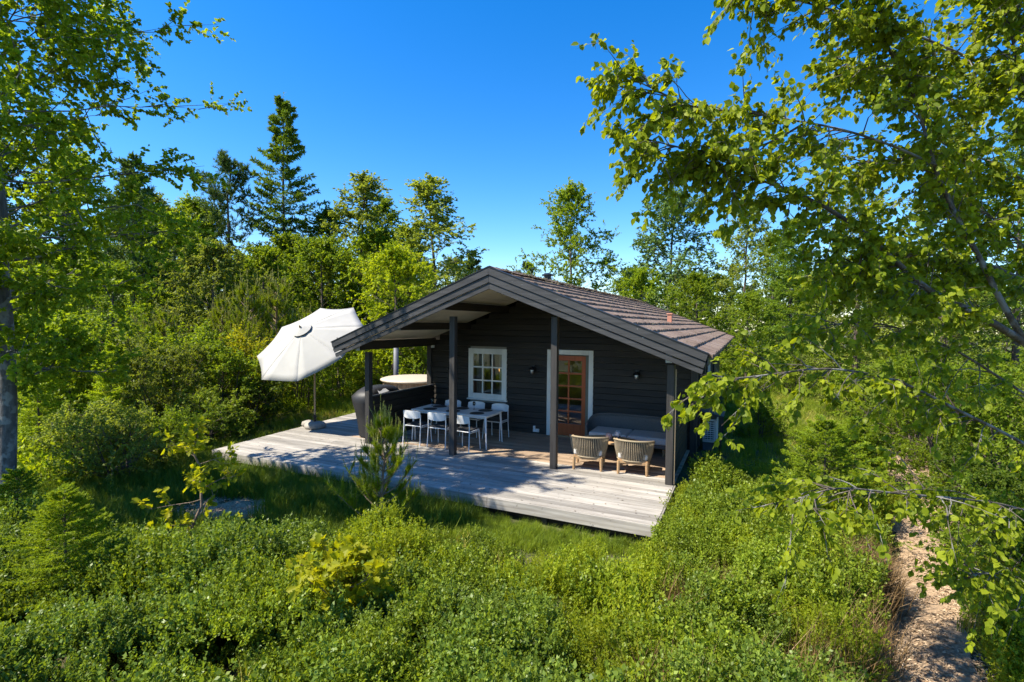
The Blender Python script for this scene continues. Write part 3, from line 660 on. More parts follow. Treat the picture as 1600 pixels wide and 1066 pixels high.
for k in range(K):
    t_ = -1+2*k/(K-1)
    for z in np.linspace(.18, stop(t_), 6): v.append(SU(t_, z))
mb.add(v, [(6*k+i, 6*k+6+i, 6*k+7+i, 6*k+1+i) for k in range(K-1) for i in range(5)])
so_ = mb.build('wicker_shell', 'wicker', sf, smooth=True); so_.modifiers.new('solid', 'SOLIDIFY').thickness = .03
MB().tube([SU(t_, stop(t_)) for t_ in np.linspace(-1, 1, 49)], .022, 7).build('top_rail', 'wicker', sf, smooth=True)
bxo('seat_base', (4.68, 1.76, .17), (6.42, 2.48, .25), 'wicker', sf, .02)
bxo('seat_cushion', (4.69, 1.74, .252), (5.53, 2.46, .40), 'cushion', sf, .04); bxo('seat_cushion', (5.54, 1.74, .252), (6.41, 2.46, .40), 'cushion', sf, .04)
for x in (4.80, 6.30):
    for y in (1.84, 2.40): MB().tube([(x, y, 0), (x, y, .175)], [.025, .034], 8).build('leg', 'teak', sf)
ct = empty('coffee_table', (5.32, 1.22, 0)); tag(ct, 'low oval teak coffee table between armchairs and sofa', 'table')
MB().lathe([(.60, 0), (.62, .01), (.62, .03), (.60, .04), (.01, .04)], (5.32, 1.22, .36), 36, 1.0, .55).build('table_top', 'teak', ct)
for dx, dy in ((-.38, -.15), (.38, -.15), (-.38, .15), (.38, .15)): MB().tube([(5.32+dx*1.06, 1.22+dy*1.1, 0), (5.32+dx, 1.22+dy, .36)], [.02, .03], 8).build('leg', 'teak', ct)
jr = empty('jar', (5.29, 1.18, .401)); tag(jr, 'dusky pink glazed jar on the teak coffee table', 'jar')
MB().lathe([(.05, 0), (.062, .02), (.066, .09), (.058, .13), (.05, .135), (.05, .02)], (5.29, 1.18, .401), 18).build('body', 'jar_rose', jr, smooth=True); MB().lathe([(.052, 0), (.052, .012), (.03, .016)], (5.29, 1.18, .530), 16).build('lid', 'jar_rose', jr)
jf = empty('flower_pot', (5.46, 1.24, .401)); tag(jf, 'small pot of pale flowers on the teak coffee table', 'flower pot')
MB().lathe([(.04, 0), (.055, .06), (.058, .08), (.05, .08)], (5.46, 1.24, .401), 16).build('pot', 'galvanised', jf, smooth=True)
mb = MB(); rg = np.random.default_rng(4)
for i in range(46):
    d_ = rg.normal(size=3); d_ /= np.linalg.norm(d_); p = np.array([5.46, 1.24, .53])+d_*.06*rg.uniform(.6, 1); s = .018; q = rg.normal(size=3)*s; q2 = np.cross(d_, q)
    mb.add([p+q, p+q2, p-q, p-q2], [(0, 1, 2, 3)])
tag(mb.build('flowers', 'flower', jf), kind='stuff')

# ------------------------------------------------------------------ heat pump with its small roof
hp = empty('heat_pump', (7.05, 4.55, -.3)); tag(hp, 'white heat pump unit with front grille under a small dark lean-to roof', 'heat pump')
bxo('casing', (6.90, 4.15, -.10), (7.22, 4.95, .48), 'unit_white', hp, .015)
for i in range(9): bxo('grille_bar', (6.93, 4.128, -.04+i*.052), (7.16, 4.142, -.018+i*.052), 'unit_white', hp)
for i in range(4): bxo('grille_bar', (6.95+i*.062, 4.118, -.05), (6.962+i*.062, 4.127, .42), 'unit_white', hp)
bxo('fan_recess', (6.93, 4.1435, -.05), (7.16, 4.149, .43), 'black_metal', hp)
for y in (4.3, 4.8): bxo('foot', (6.9, y-.04, -.34), (7.2, y+.04, -.102), 'galvanised', hp)
MB().prism([(6.83, 3.95, .66), (7.38, 3.95, .56), (7.38, 3.95, .60), (6.83, 3.95, .70)], (0, 1.25, 0)).build('lean_to_roof', 'fascia_wood', hp, bevel=.004)
for y in (4.0, 5.08): bxo('roof_post', (7.28, y, -.35), (7.34, y+.06, .565), 'black_wood_z', hp)

# ================================================================== vegetation
SHAPES = {
 'diamond': ([(0, 0), (.42, .5), (1, 0), (.42, -.5)], [(0, 1, 2, 3)]),
 'needle': ([(0, -.25), (0, .25), (1, 0)], [(0, 1, 2)]),
 'leaf': ([(0, 0), (.22, .40), (.55, .46), (1, 0), (.55, -.46), (.22, -.40)], [(0, 1, 2, 3), (0, 3, 4, 5)]),
 'oak': ([(0, 0), (.15, .10), (.25, .30), (.36, .18), (.50, .42), (.60, .24), (.74, .40), (.84, .20), (1, 0), (.84, -.20), (.74, -.40), (.60, -.24), (.50, -.42), (.36, -.18), (.25, -.30), (.15, -.10)],
         [(0, 1, 2, 3), (0, 3, 4, 5), (0, 5, 6, 7), (0, 7, 8), (0, 15, 14, 13)[::-1], (0, 13, 12, 11)[::-1], (0, 11, 10, 9)[::-1], (0, 9, 8)[::-1]]),
}
def unit(a): return a/(np.linalg.norm(a, axis=-1, keepdims=True)+1e-9)
def leaf_mesh(name, P, A, N, L, W, shape, mat, rg, fold=.12, tint=None):
    n = len(P); A = unit(A); S = unit(np.cross(A, N)); N = np.cross(S, A)
    pts, faces = SHAPES[shape]; k = len(pts)
    pa = np.array([p[0] for p in pts]); pw = np.array([p[1] for p in pts])
    V = P[:, None]+A[:, None]*(pa[None, :, None]*L[:, None, None])+S[:, None]*(pw[None, :, None]*W[:, None, None])
    V = V+N[:, None]*((np.abs(pw)*fold*2-.18*pa**2)[None, :, None]*W[:, None, None])
    V = V.reshape(-1, 3)
    loops = []; starts = []; cnt = []
    fl = np.concatenate([np.array(f) for f in faces]); fn = np.array([len(f) for f in faces])
    LI = (np.arange(n)[:, None]*k+fl[None]).reshape(-1)
    ln = np.tile(fn, n); ls = np.concatenate([[0], np.cumsum(ln)[:-1]])
    me = bpy.data.meshes.new(name); me.vertices.add(n*k); me.vertices.foreach_set('co', V.ravel())
    me.loops.add(len(LI)); me.loops.foreach_set('vertex_index', LI.astype(np.int32))
    me.polygons.add(len(ln)); me.polygons.foreach_set('loop_start', ls.astype(np.int32))
    try: me.polygons.foreach_set('loop_total', ln.astype(np.int32))
    except Exception: pass
    me.update(calc_edges=True)
    at = me.attributes.new('tint', 'FLOAT', 'FACE')
    if tint is None: tint = rg.random(n)
    at.data.foreach_set('value', np.repeat(tint, len(faces)).astype(np.float32))
    me.materials.append(M[mat]); return me
class Skel:
    def __init__(s, seed): s.rg = np.random.default_rng(seed); s.mb = MB(); s.tw = []
    def branch(s, base, d, L, r0, bend=0., n=5, wig=.06, sides=4, r1=.15):
        d = np.array(d, float); d /= np.linalg.norm(d); u_ = np.linspace(0, 1, n)
        w_ = np.cumsum(s.rg.normal(0, wig*L/n, (n, 3)), axis=0); w_[0] = 0
        p = np.array(base)+d*u_[:, None]*L+np.array([0, 0, 1.])*(bend*L*u_**2)[:, None]+w_
        s.mb.tube(p, r0*(1-u_*(1-r1)), sides, cap=False); return p
    def at(s, p, u): 
        f = u*(len(p)-1); i = min(int(f), len(p)-2); q = p[i]+(p[i+1]-p[i])*(f-i); return q, unit(p[i+1]-p[i])
def rand_dir(rg, d, spread):
    return unit(np.asarray(d)+rg.normal(0, spread, 3))
def leaves(name, tw, lpt, L, W, shape, mat, rg, spread=.8, droop=.3, jit=.0, upn=.9, fold=.12, along=(.1, 1), axial=.4):
    T = np.array([np.concatenate([t[0], t[1], [t[2]]]) for t in tw]); n = len(T)
    T = np.repeat(T, lpt, 0); m_ = len(T)
    u_ = rg.uniform(along[0], along[1], m_); D = T[:, 3:6]
    P = T[:, :3]+D*(T[:, 6]*u_)[:, None]+rg.normal(0, 1, (m_, 3))*jit
    A = D*axial+rg.normal(0, spread, (m_, 3))*.7; A[:, 2] -= droop
    N = rg.normal(0, .55, (m_, 3)); N[:, 2] += upn
    s = rg.uniform(.5, 1.22, m_)
    tw_t = np.repeat(rg.random(n), lpt); tint = np.clip(.55*tw_t+.45*rg.random(m_), 0, 1)
    return leaf_mesh(name, P, A, N, L*s, W*s, shape, mat, rg, fold, tint)
PROTO = {}
def finish(key, sk, crown, barkm, extra=None):
    v = np.vstack(sk.mb.v); me = bpy.data.meshes.new(key+'_wood'); me.from_pydata(v.tolist(), [], sk.mb.f); me.materials.append(M[barkm]); me.shade_smooth()
    PROTO[key] = (me, crown, extra)
def broadleaf(key, seed, H, R, zb, nl, ns, ntw, lpt, L, W, bark_='bark_brown', mat='leaf_mid', up=.6, bend=.0, tr=.12, tl=.5, shape='diamond', lean=(0, 0), twt=False, spread=.8, droop=.3, wob=.02, stems=1, low=.35):
    sk = Skel(seed); rg = sk.rg
    for st in range(stems):
        ln_ = np.array(lean)+(rg.normal(0, .22, 2) if stems > 1 else 0)
        Hs = H*(1 if st == 0 else rg.uniform(.7, .98)); n = 12; u_ = np.linspace(0, 1, n)
        w_ = np.cumsum(rg.normal(0, wob*Hs/3, (n, 2)), axis=0); w_[0] = 0
        tp = np.stack([ln_[0]*Hs*u_+w_[:, 0]+(rg.normal(0, .12) if stems > 1 else 0), ln_[1]*Hs*u_+w_[:, 1]+(rg.normal(0, .12) if stems > 1 else 0), Hs*u_-.15*(1-u_)], 1)
        trr = tr*(1-u_)**.75+.008; trr[0] *= 1.35; sk.mb.tube(tp, trr, 8, cap=False)
        for i in range(max(3, nl//stems)):
            q_ = (i+.5)/max(3, nl//stems); t_ = zb/H+(1-zb/H)*q_**.92*.98
            b_, _d = sk.at(tp, t_); s = q_
            pr = max(.12, math.sin(math.pi*min(1, low+(.97-low)*s))**.75)
            Lb = R*pr*rg.uniform(.65, 1.18); az = i*2.4+rg.normal(0, .5)
            el = up*(.35+.9*s)+rg.normal(0, .15)
            d = (math.cos(az)*math.cos(el), math.sin(az)*math.cos(el), math.sin(el))
            lp = sk.branch(b_, d, Lb, max(.008, tr*(1-t_)**.8*.27), bend, 7, .10, 5)
            for j in range(ns):
                u2 = .22+.78*(j+rg.random())/ns; bb, dd = sk.at(lp, u2)
                d2 = unit(dd*.8+rg.normal(0, .65, 3)+np.array([0, 0, .12]))
                L2 = Lb*rg.uniform(.22, .45)*(1.25-.6*u2)
                p2 = sk.branch(bb, d2, L2, .009 if Lb > .8 else .005, bend*.6, 3, .04, 3)
                for q in range(ntw):
                    b3, d3 = sk.at(p2, rg.uniform(.15, 1)); d4 = rand_dir(rg, d3*.8+np.array([0, 0, -droop*.4]), .6); l4 = tl*rg.uniform(.5, 1.2)
                    sk.tw.append((b3, d4, l4))
                    if twt: sk.branch(b3, d4, l4, .0035, -.05, 3, .05, 3)
        for q in range(ntw*2):
            b3, d3 = sk.at(tp, rg.uniform(.85, 1)); sk.tw.append((b3, rand_dir(rg, d3, .7), tl))
    finish(key, sk, leaves(key+'_leaves', sk.tw, lpt, L, W, shape, mat, rg, spread, droop), bark_)
def spruce(key, seed, H, R, dz, nb, ntw, npt, nl, nw, mat, bark_='bark_brown', tr=.1, z0=.1, pw=.85, jag=.2, tuft=False, el0=.55, el1=-.25, tips=None):
    sk = Skel(seed); rg = sk.rg; u_ = np.linspace(0, 1, 9)
    tp = np.stack([np.cumsum(rg.normal(0, .006*H/3, 9))*1., np.cumsum(rg.normal(0, .006*H/3, 9)), H*u_-.1*(1-u_)], 1); tp[0, :2] = 0
    sk.mb.tube(tp, tr*(1-u_)**.9+.006, 7, cap=False); z = z0*H
    tipw = []
    sk.tw.append((tp[-2], unit(tp[-1]-tp[-2]), np.linalg.norm(tp[-1]-tp[-2])*1.05))
    while z < H*.985:
        f = z/H; b_, _ = sk.at(tp, f)
        for i in range(nb):
            Lb = (R*(1-f)**pw+.05)*rg.uniform(1-jag*1.6, 1+jag*.7); az = i*6.283/nb+rg.uniform(0, 1.2)+z*3
            el = el1+(el0-el1)*f+rg.normal(0, .09)
            d = np.array((math.cos(az)*math.cos(el), math.sin(az)*math.cos(el), math.sin(el)))
            lp = sk.branch(b_+np.array([0, 0, rg.normal(0, dz*.25)]), d, Lb, max(.005, tr*.22*(1-f)), .12, 5, .03, 3)
            sd_ = unit(np.cross(d, [0, 0, 1.]))
            for j in range(ntw):
                u2 = .15+.85*(j+.5)/ntw; bb, dd = sk.at(lp, u2); sg = 1 if j % 2 else -1
                tl_ = (Lb*.42*(1.05-u2)+.05*min(1, R))*rg.uniform(.7, 1.2)
                d2 = unit(dd*.75+sd_*sg*.75+np.array([0, 0, rg.normal(-.05, .12)]))
                sk.tw.append((bb, d2, tl_)); tipw.append((bb+d2*tl_*.6, d2, tl_*.5))
                if tl_ > .35*R*.5:
                    for sg2 in (-1, 1): 
                        d5 = unit(d2*.8+unit(np.cross(d2, [0, 0, 1.]))*sg2*.7); sk.tw.append((bb+d2*tl_*.4, d5, tl_*.45)); tipw.append((bb+d2*tl_*.4+d5*tl_*.25, d5, tl_*.22))
            e0, dd = sk.at(lp, .55); sk.tw.append((e0, unit(lp[-1]-e0), np.linalg.norm(lp[-1]-e0)*1.05)); tipw.append((lp[-1]-dd*.08*R, dd, .12*R))
        z += dz*(1.1-.35*f)*rg.uniform(.85, 1.15)
    cr = leaves(key+'_needles', sk.tw, npt, nl, nw, 'needle' if nl < .06 else 'diamond', mat, rg, .62, -.04, 0, .8, .05, (0, 1), .75)
    ex = None
    if tips: ex = ('new_shoots', leaves(key+'_tips', tipw, tips[0], nl*1.05, nw*1.15, 'needle' if nl < .06 else 'diamond', tips[1], rg, .6, -.05, 0, .8, .05, (.2, 1), .9))
    finish(key, sk, cr, bark_, ex)
def pine_young(key, seed, H, R, nw_=6, nb=5, npt=110, nl=.05, nwid=.004, cand=.14, mat='needle_pine'):
    sk = Skel(seed); rg = sk.rg; u_ = np.linspace(0, 1, 7)
    tp = np.stack([np.cumsum(rg.normal(0, .012*H, 7)), np.cumsum(rg.normal(0, .012*H, 7)), H*u_-.06*(1-u_)], 1); tp[0, :2] = 0
    sk.mb.tube(tp, .022*H/1.5*(1-u_)+.007, 6, cap=False); cd_ = []
    sk.tw.append((tp[3], unit(tp[6]-tp[3]), np.linalg.norm(tp[6]-tp[3]))); cd_.append((tp[6], np.array([0, 0, 1.]), cand*1.6))
    for w_ in range(nw_):
        f = .16+.72*w_/(nw_-1)
        for i in range(nb):
            b_, _ = sk.at(tp, f+rg.normal(0, .015)); az = i*6.283/nb+rg.uniform(0, 1.3)+w_; Lb = R*(1.15-f)*rg.uniform(.6, 1.1)
            d = (math.cos(az), math.sin(az), .25+.4*f); lp = sk.branch(b_, d, Lb, .011*H/1.5, .55, 6, .05, 4)
            m_, _ = sk.at(lp, .45); k = [(m_, unit(lp[-1]-m_), np.linalg.norm(lp[-1]-m_))]
            cd_.append((lp[-1], unit(np.array([0, 0, 1.])+rg.normal(0, .14, 3)), cand*rg.uniform(.6, 1.3)))
            for j in range(3):
                bb, dd = sk.at(lp, rg.uniform(.4, .9)); d2 = unit(dd*.6+rg.normal(0, .4, 3)+np.array([0, 0, .8])); L2 = Lb*rg.uniform(.2, .42)
                sk.branch(bb, d2, L2, .005*H/1.5, .1, 3, .03, 3); k.append((bb, d2, L2)); cd_.append((bb+d2*L2, unit(np.array([0, 0, 1.2])+d2*.4+rg.normal(0, .1, 3)), cand*rg.uniform(.5, 1.1)))
            sk.tw += k
    cr = leaves(key+'_needles', sk.tw, npt, nl, nwid, 'needle', mat, rg, .75, -.25, 0, .6, .02, (0, 1), .75)
    ex = leaves(key+'_candles', cd_, 34, nl*.5, nwid*1.5, 'needle', 'candle', rg, .35, -.3, .002, .4, .02, (0, 1), 1.2)
    finish(key, sk, cr, 'bark_young', ('new_shoots', ex))
def place(key, name, xy, label, cat, s=1., rz_=None, mat=None, group=None, z=None, sz=None, barkm=None, crown='crown', wide=1.):
    me, cr, ex = PROTO[key]; x, y = xy
    r = empty(name, (x, y, float(th(x, y)) if z is None else z)); tag(r, label, cat, group)
    if rz_ is None: rz_ = (x*7.3+y*3.1) % 6.28
    r.rotation_euler = (0, 0, rz_); r.scale = (s*wide, s*wide, s*(sz or 1))
    for nm, m_, mt in (('trunk', me, barkm), (crown, cr, mat))+(((ex[0], ex[1], None),) if ex else ()):
        o = bpy.data.objects.new(nm, m_); col.objects.link(o); o.parent = r
        if mt: o.material_slots[0].link = 'OBJECT'; o.material_slots[0].material = M[mt]
    return r
def site(px, D):                                   # bearing (as columns of the survey photo) and distance ahead of the survey point
    p = CAM+D*(_fw+_r*(px-800)/792.7); return (float(p[0]), float(p[1]))
# ------------------------------------------------------------------ plant kinds
broadleaf('birch_a', 1, 11, 3.0, 1.6, 60, 7, 4, 20, .125, .09, 'bark_birch', 'leaf_birch', .75, -.04, .11, .6)
broadleaf('birch_b', 2, 11, 2.1, 2.4, 42, 6, 4, 18, .12, .085, 'bark_brown', 'leaf_grey', .9, -.02, .09, .5, wob=.03)
broadleaf('alder', 3, 8, 2.9, .4, 60, 7, 4, 20, .12, .09, 'bark_brown', 'leaf_mid', .6, .03, .11, .5, low=.25)
broadleaf('bush_a', 4, 2.6, 1.3, .15, 50, 6, 4, 14, .068, .046, 'bark_brown', 'leaf_mid', .8, .06, .02, .28, stems=5, low=.28)
broadleaf('bush_b', 5, 3.4, 1.6, .2, 54, 6, 4, 18, .095, .036, 'bark_brown', 'leaf_grey', .9, .0, .025, .32, stems=5, low=.28)
broadleaf('bush_c', 6, 1.35, 1.0, .06, 46, 6, 4, 14, .050, .036, 'bark_brown', 'leaf_mid', .7, .05, .014, .2, stems=6, low=.32)
spruce('spruce_tall', 7, 16.5, 4.1, .66, 6, 13, 14, .24, .08, 'needle_dark', tr=.16, z0=.05, pw=.78, jag=.3, el0=.45, el1=-.2)
spruce('spruce_mid', 8, 6, 1.9, .27, 7, 10, 11, .13, .042, 'needle_spruce', tr=.07, z0=.04, pw=.7, jag=.22)
spruce('spruce_young', 9, 1.6, 1.0, .115, 7, 11, 50, .032, .015, 'needle_spruce', tr=.022, z0=.05, pw=.7, jag=.2, el1=-.02, tips=(55, 'needle_bright'))
spruce('larch', 10, 9, 2.5, .36, 6, 10, 14, .12, .040, 'needle_bright', 'bark_brown', tr=.10, z0=.08, pw=.6, jag=.35, el0=.6, el1=.05)
broadleaf('pine_tall', 11, 12, 2.6, 2.0, 46, 7, 4, 34, .20, .075, 'bark_brown', 'needle_pine', .6, .12, .13, .4, shape='needle', droop=-.45, spread=.7)
pine_young('pine_sapling', 12, 1.75, .72, 8, 6, 200, .075, .011, .20, 'needle_bright')
pine_young('pine_young', 13, 4.2, 1.5, 9, 6, 110, .14, .032, .36, 'needle_bright')
broadleaf('oak_sapling', 14, 1.75, .55, .35, 13, 3, 3, 6, .092, .074, 'bark_young', 'leaf_oak', .35, .0, .014, .12, shape='oak', twt=True, wob=.05, droop=.1)
broadleaf('oak_bush', 15, .75, .52, .1, 26, 4, 3, 5, .095, .08, 'bark_young', 'leaf_oak', .6, .05, .010, .10, shape='oak', stems=3, droop=.05)
broadleaf('alder_near', 16, 10.5, 2.65, 2.2, 92, 9, 6, 24, .068, .054, 'bark_grey', 'leaf_birch', .45, .0, .12, .36, shape='leaf', lean=(-.02, .015), twt=False, wob=.012, low=.10)

# ------------------------------------------------------------------ trees and shrubs that stand alone
place('alder_near', 'alder_tree', (-2.27, -5.38), 'tall alder with straight grey trunk beside the shaded grass', 'tree', 1, 2.1)
place('spruce_tall', 'spruce_tree', site(446, 32), 'tall pointed spruce rising above the other trees', 'tree', 1.03, 1.0, 'needle_spruce')
place('pine_tall', 'pine_tree', site(362, 30), 'dark ragged pine standing next to the tall spruce', 'tree', 1.04, mat='needle_dark')
place('pine_tall', 'pine_tree', site(330, 33), 'shorter dark pine half hidden beside the ragged pine', 'tree', .86, mat='needle_dark')
place('birch_b', 'birch_tree', site(556, 30), 'slender birch with wispy top near the tall spruce', 'tree', 1.02, .5, 'leaf_grey', wide=1.45)
place('birch_b', 'birch_tree', site(598, 33), 'thin wispy birch behind the bright green shrub tree', 'tree', .98, 2.9, 'leaf_mid', wide=1.4)
place('birch_b', 'birch_tree', site(692, 28), 'tall thin birch with leaning bushy top left of the roof ridge', 'tree', .98, 4.0, 'leaf_grey', wide=1.5)
place('alder', 'alder_tree', site(505, 27), 'dense green alder below the tall spruce', 'tree', .90, mat='leaf_mid')
place('alder', 'hazel_tree', site(615, 21), 'bright yellow green rounded hazel behind the parasol and roof', 'tree', .74, mat='leaf_bright')
place('spruce_mid', 'spruce_tree', site(735, 34), 'little spruce tip showing above the left roof slope', 'tree', 1.25, mat='needle_dark')
place('pine_tall', 'pine_tree', site(822, 58), 'small distant round pine above the roof ridge', 'tree', .82, mat='needle_dark')
place('birch_a', 'birch_tree', site(892, 34), 'airy birch standing behind the chimney', 'tree', 1.08, 1.2, wide=1.0)
place('birch_a', 'poplar_tree', site(1048, 35), 'full crowned poplar behind the right end of the roof', 'tree', 1.07, 3.0, 'leaf_blue', wide=1.25)
place('alder', 'willow_tree', site(1000, 30), 'yellow green willow close behind the far roof edge', 'tree', .76, 1.0, 'leaf_birch')
place('alder', 'willow_tree', site(1085, 28), 'yellow green willow right of the full crowned poplar', 'tree', .70, 2.5, 'leaf_birch')
place('birch_b', 'birch_tree', site(1160, 31), 'sparse thin birch with dark top beyond the roof corner', 'tree', 1.0, 2.2, 'leaf_grey')
place('birch_a', 'birch_tree', site(1205, 34), 'small leafy birch beside the sparse thin birch', 'tree', .8, .2, 'leaf_mid')
place('spruce_mid', 'spruce_tree', site(1237, 28), 'young upright spruce with thin tip beyond the lawn', 'tree', 1.45, mat='needle_spruce')
place('larch', 'larch_tree', site(1335, 17), 'feathery pale larch behind the foreground birch twigs', 'tree', .93, mat='needle_pine')
place('larch', 'larch_tree', site(1470, 15), 'feathery larch beside the chip path', 'tree', 1.0, 2.2, mat='needle_pine')
place('larch', 'larch_tree', site(1590, 14), 'broad larch at the far bend of the path', 'tree', 1.0, 4.2, mat='needle_spruce')
place('alder', 'alder_tree', site(1170, 24), 'round green alder at the far end of the lawn', 'tree', .55, mat='leaf_mid')
place('alder', 'alder_tree', site(1290, 25), 'light green alder behind the pale larch', 'tree', .66, mat='leaf_birch')
place('alder', 'alder_tree', site(1430, 22), 'wide alder filling the gap between two larches', 'tree', .78, mat='leaf_mid')
# left wood edge
place('birch_a', 'birch_tree', site(515, 33), 'full birch between the tall spruce and the wispy birch', 'tree', .90, 1.7, 'leaf_mid', wide=1.1)
place('birch_a', 'birch_tree', site(640, 32), 'full birch behind the yellow green hazel', 'tree', .80, 2.7, 'leaf_birch', wide=1.15)
place('alder', 'alder_tree', site(585, 29), 'green alder between the wispy birches', 'tree', .98, 3.7, 'leaf_mid', wide=1.1)
place('birch_a', 'birch_tree', site(300, 31), 'full birch behind the rounded alder', 'tree', .92, 4.7, 'leaf_mid', wide=1.2)
place('birch_a', 'birch_tree', site(235, 29), 'full birch behind the level boughed spruce', 'tree', .90, 5.7, 'leaf_grey', wide=1.2)
place('alder', 'alder_tree', site(455, 29), 'yellow green alder at the foot of the tall spruce', 'tree', .95, .7, 'leaf_birch', wide=1.1)
place('spruce_mid', 'spruce_tree', site(205, 22), 'spruce with long level boughs behind the near alder', 'tree', 1.55, mat='needle_dark', sz=1.05)
place('birch_a', 'birch_tree', site(120, 27), 'leafy birch behind the near alder trunk', 'tree', 1.05, mat='leaf_mid')
place('birch_a', 'birch_tree', site(10, 25), 'leafy birch close to the near alder trunk', 'tree', 1.05, 2., mat='leaf_dark')
place('alder', 'alder_tree', site(270, 25), 'rounded alder between the near alder and the pines', 'tree', .98, mat='leaf_birch')
place('alder', 'willow_tree', site(335, 21), 'grey green willow below the ragged pine', 'tree', .76, mat='leaf_grey')
place('alder', 'willow_tree', site(410, 24), 'grey green willow under the tall spruce', 'tree', .78, 2., mat='leaf_birch')
place('alder', 'alder_tree', site(180, 18), 'green alder behind the spruce saplings', 'tree', .60, mat='leaf_birch')
place('alder', 'alder_tree', site(60, 15), 'green alder behind the shaded thicket', 'tree', .55, 1., mat='leaf_mid')
for px_, D_, s_, lb in ((385, 17.5, 1.02, 'young pine with upright shoots left of the parasol'), (430, 18.5, 1.05, 'young pine with upright shoots just behind the parasol'), (345, 19, .92, 'young pine with upright shoots below the grey green willow'), (255, 16, .80, 'young pine with upright shoots beside the level boughed spruce'), (215, 15, .7, 'short young pine among the left thicket'), (480, 21, .8, 'young pine under the dense alder')):
    place('pine_young', 'pine_tree', site(px_, D_), lb, 'tree', s_)
for px_, D_, s_, lb in ((110, 12.5, .50, 'green spruce sapling behind the near alder'), (60, 11, .40, 'small spruce sapling next to the alder trunk'), (170, 11.5, .42, 'spruce sapling with level twigs above the bilberry'), (240, 13, .36, 'small spruce sapling beside the round bush')):
    place('spruce_mid', 'spruce_tree', site(px_, D_), lb, 'sapling', s_, mat='needle_bright')
for key, px_, D_, s_, mt, lb in (
    ('bush_a', 385, 15.2, 1.0, 'leaf_yellow', 'yellow flowering bush left of the parasol canopy'), ('bush_a', 345, 13.8, .9, 'leaf_birch', 'round green bush in front of the yellow bush'), ('bush_a', 300, 14.5, 1.05, 'leaf_birch', 'round bush between young pines and the deck'),
    ('bush_b', 255, 12.6, .75, 'leaf_grey', 'greyish willow bush left of the deck'), ('bush_a', 200, 13.5, 1.1, 'leaf_birch', 'light green bush behind the spruce saplings'), ('bush_b', 130, 14.5, .95, 'leaf_birch', 'upright willow bush in the left thicket'),
    ('bush_a', 60, 13, 1.1, 'leaf_birch', 'dark bush behind the alder trunk'), ('bush_c', 120, 9.6, .95, 'leaf_grey', 'greyish low bush beside the alder trunk'), ('bush_c', 190, 9.2, .9, 'leaf_grey', 'greyish low bush in shade behind the oak sapling'),
    ('bush_c', 255, 10.2, .8, 'leaf_mid', 'low bush in shade near the deck corner'), ('bush_c', 330, 12.6, .9, 'leaf_heath', 'low round bush near the left deck edge'), ('bush_c', 300, 11.4, .7, 'leaf_dark', 'dark low bush by the deck corner'),
    ('bush_a', 470, 17.5, .95, 'leaf_birch', 'green bush behind the parasol pole'), ('bush_a', 530, 20, 1.0, 'leaf_birch', 'green bush beyond the grass behind the hot tub'), ('bush_a', 585, 21.5, 1.1, 'leaf_bright', 'bright bush behind the stove pipe'), ('bush_a', 650, 21, 1.1, 'leaf_birch', 'green bush behind the hot tub'),
    ('bush_c', 395, 14.3, 1.0, 'leaf_dark', 'reddish dark low bush under the parasol'), ('bush_b', 1500, 9.0, .75, 'leaf_birch', 'light willow bush right of the chip path'), ('bush_b', 1580, 8.2, .75, 'leaf_mid', 'willow bush further right of the chip path'), ('bush_a', 1440, 11.5, .85, 'leaf_mid', 'round bush behind the willow bushes'),
    ('bush_a', 1370, 13.5, .8, 'leaf_birch', 'round bush at the bend of the chip path'), ('bush_a', 1540, 6.4, .55, 'leaf_dark', 'dark bush under the birch twigs beside the path'), ('bush_a', 1590, 5.2, .48, 'leaf_mid', 'small bush at the near right of the path'), ('bush_c', 1345, 9.8, .8, 'leaf_birch', 'low bush behind the big spruce sapling'),
    ('bush_c', 1195, 13.5, .7, 'leaf_mid', 'low bush at the corner of the shaded lawn'), ('bush_a', 1240, 21, .8, 'leaf_birch', 'bush on the far side of the sunny lawn')):
    place(key, 'bush', site(px_, D_), lb, 'bush', s_, mat=mt, crown='foliage')
place('spruce_young', 'spruce_sapling', (8.95, -.25), 'wide spruce sapling with bright tips between cabin and chip path', 'sapling', 1.0)
place('spruce_young', 'spruce_sapling', site(95, 5.0), 'bright tipped spruce sapling standing in the bilberry', 'sapling', .76, 2., 'needle_bright')
place('spruce_young', 'spruce_sapling', (9.75, 2.2), 'smaller spruce sapling behind the wide one', 'sapling', .85, 1.)
place('spruce_young', 'spruce_sapling', site(20, 6.6), 'dim spruce sapling below the alder trunk', 'sapling', .6, 4.)
place('pine_sapling', 'pine_sapling', (3.14, -3.42), 'small pine sapling with upright candles before the deck', 'sapling', 1.0)
place('oak_sapling', 'oak_sapling', (1.42, -5.0), 'thin oak sapling with yellow green leaves by the bare patch', 'sapling', 1.0)
place('oak_bush', 'oak_bush', (4.2, -5.35), 'yellow green young oak growing among the bilberry', 'bush', 1.15)
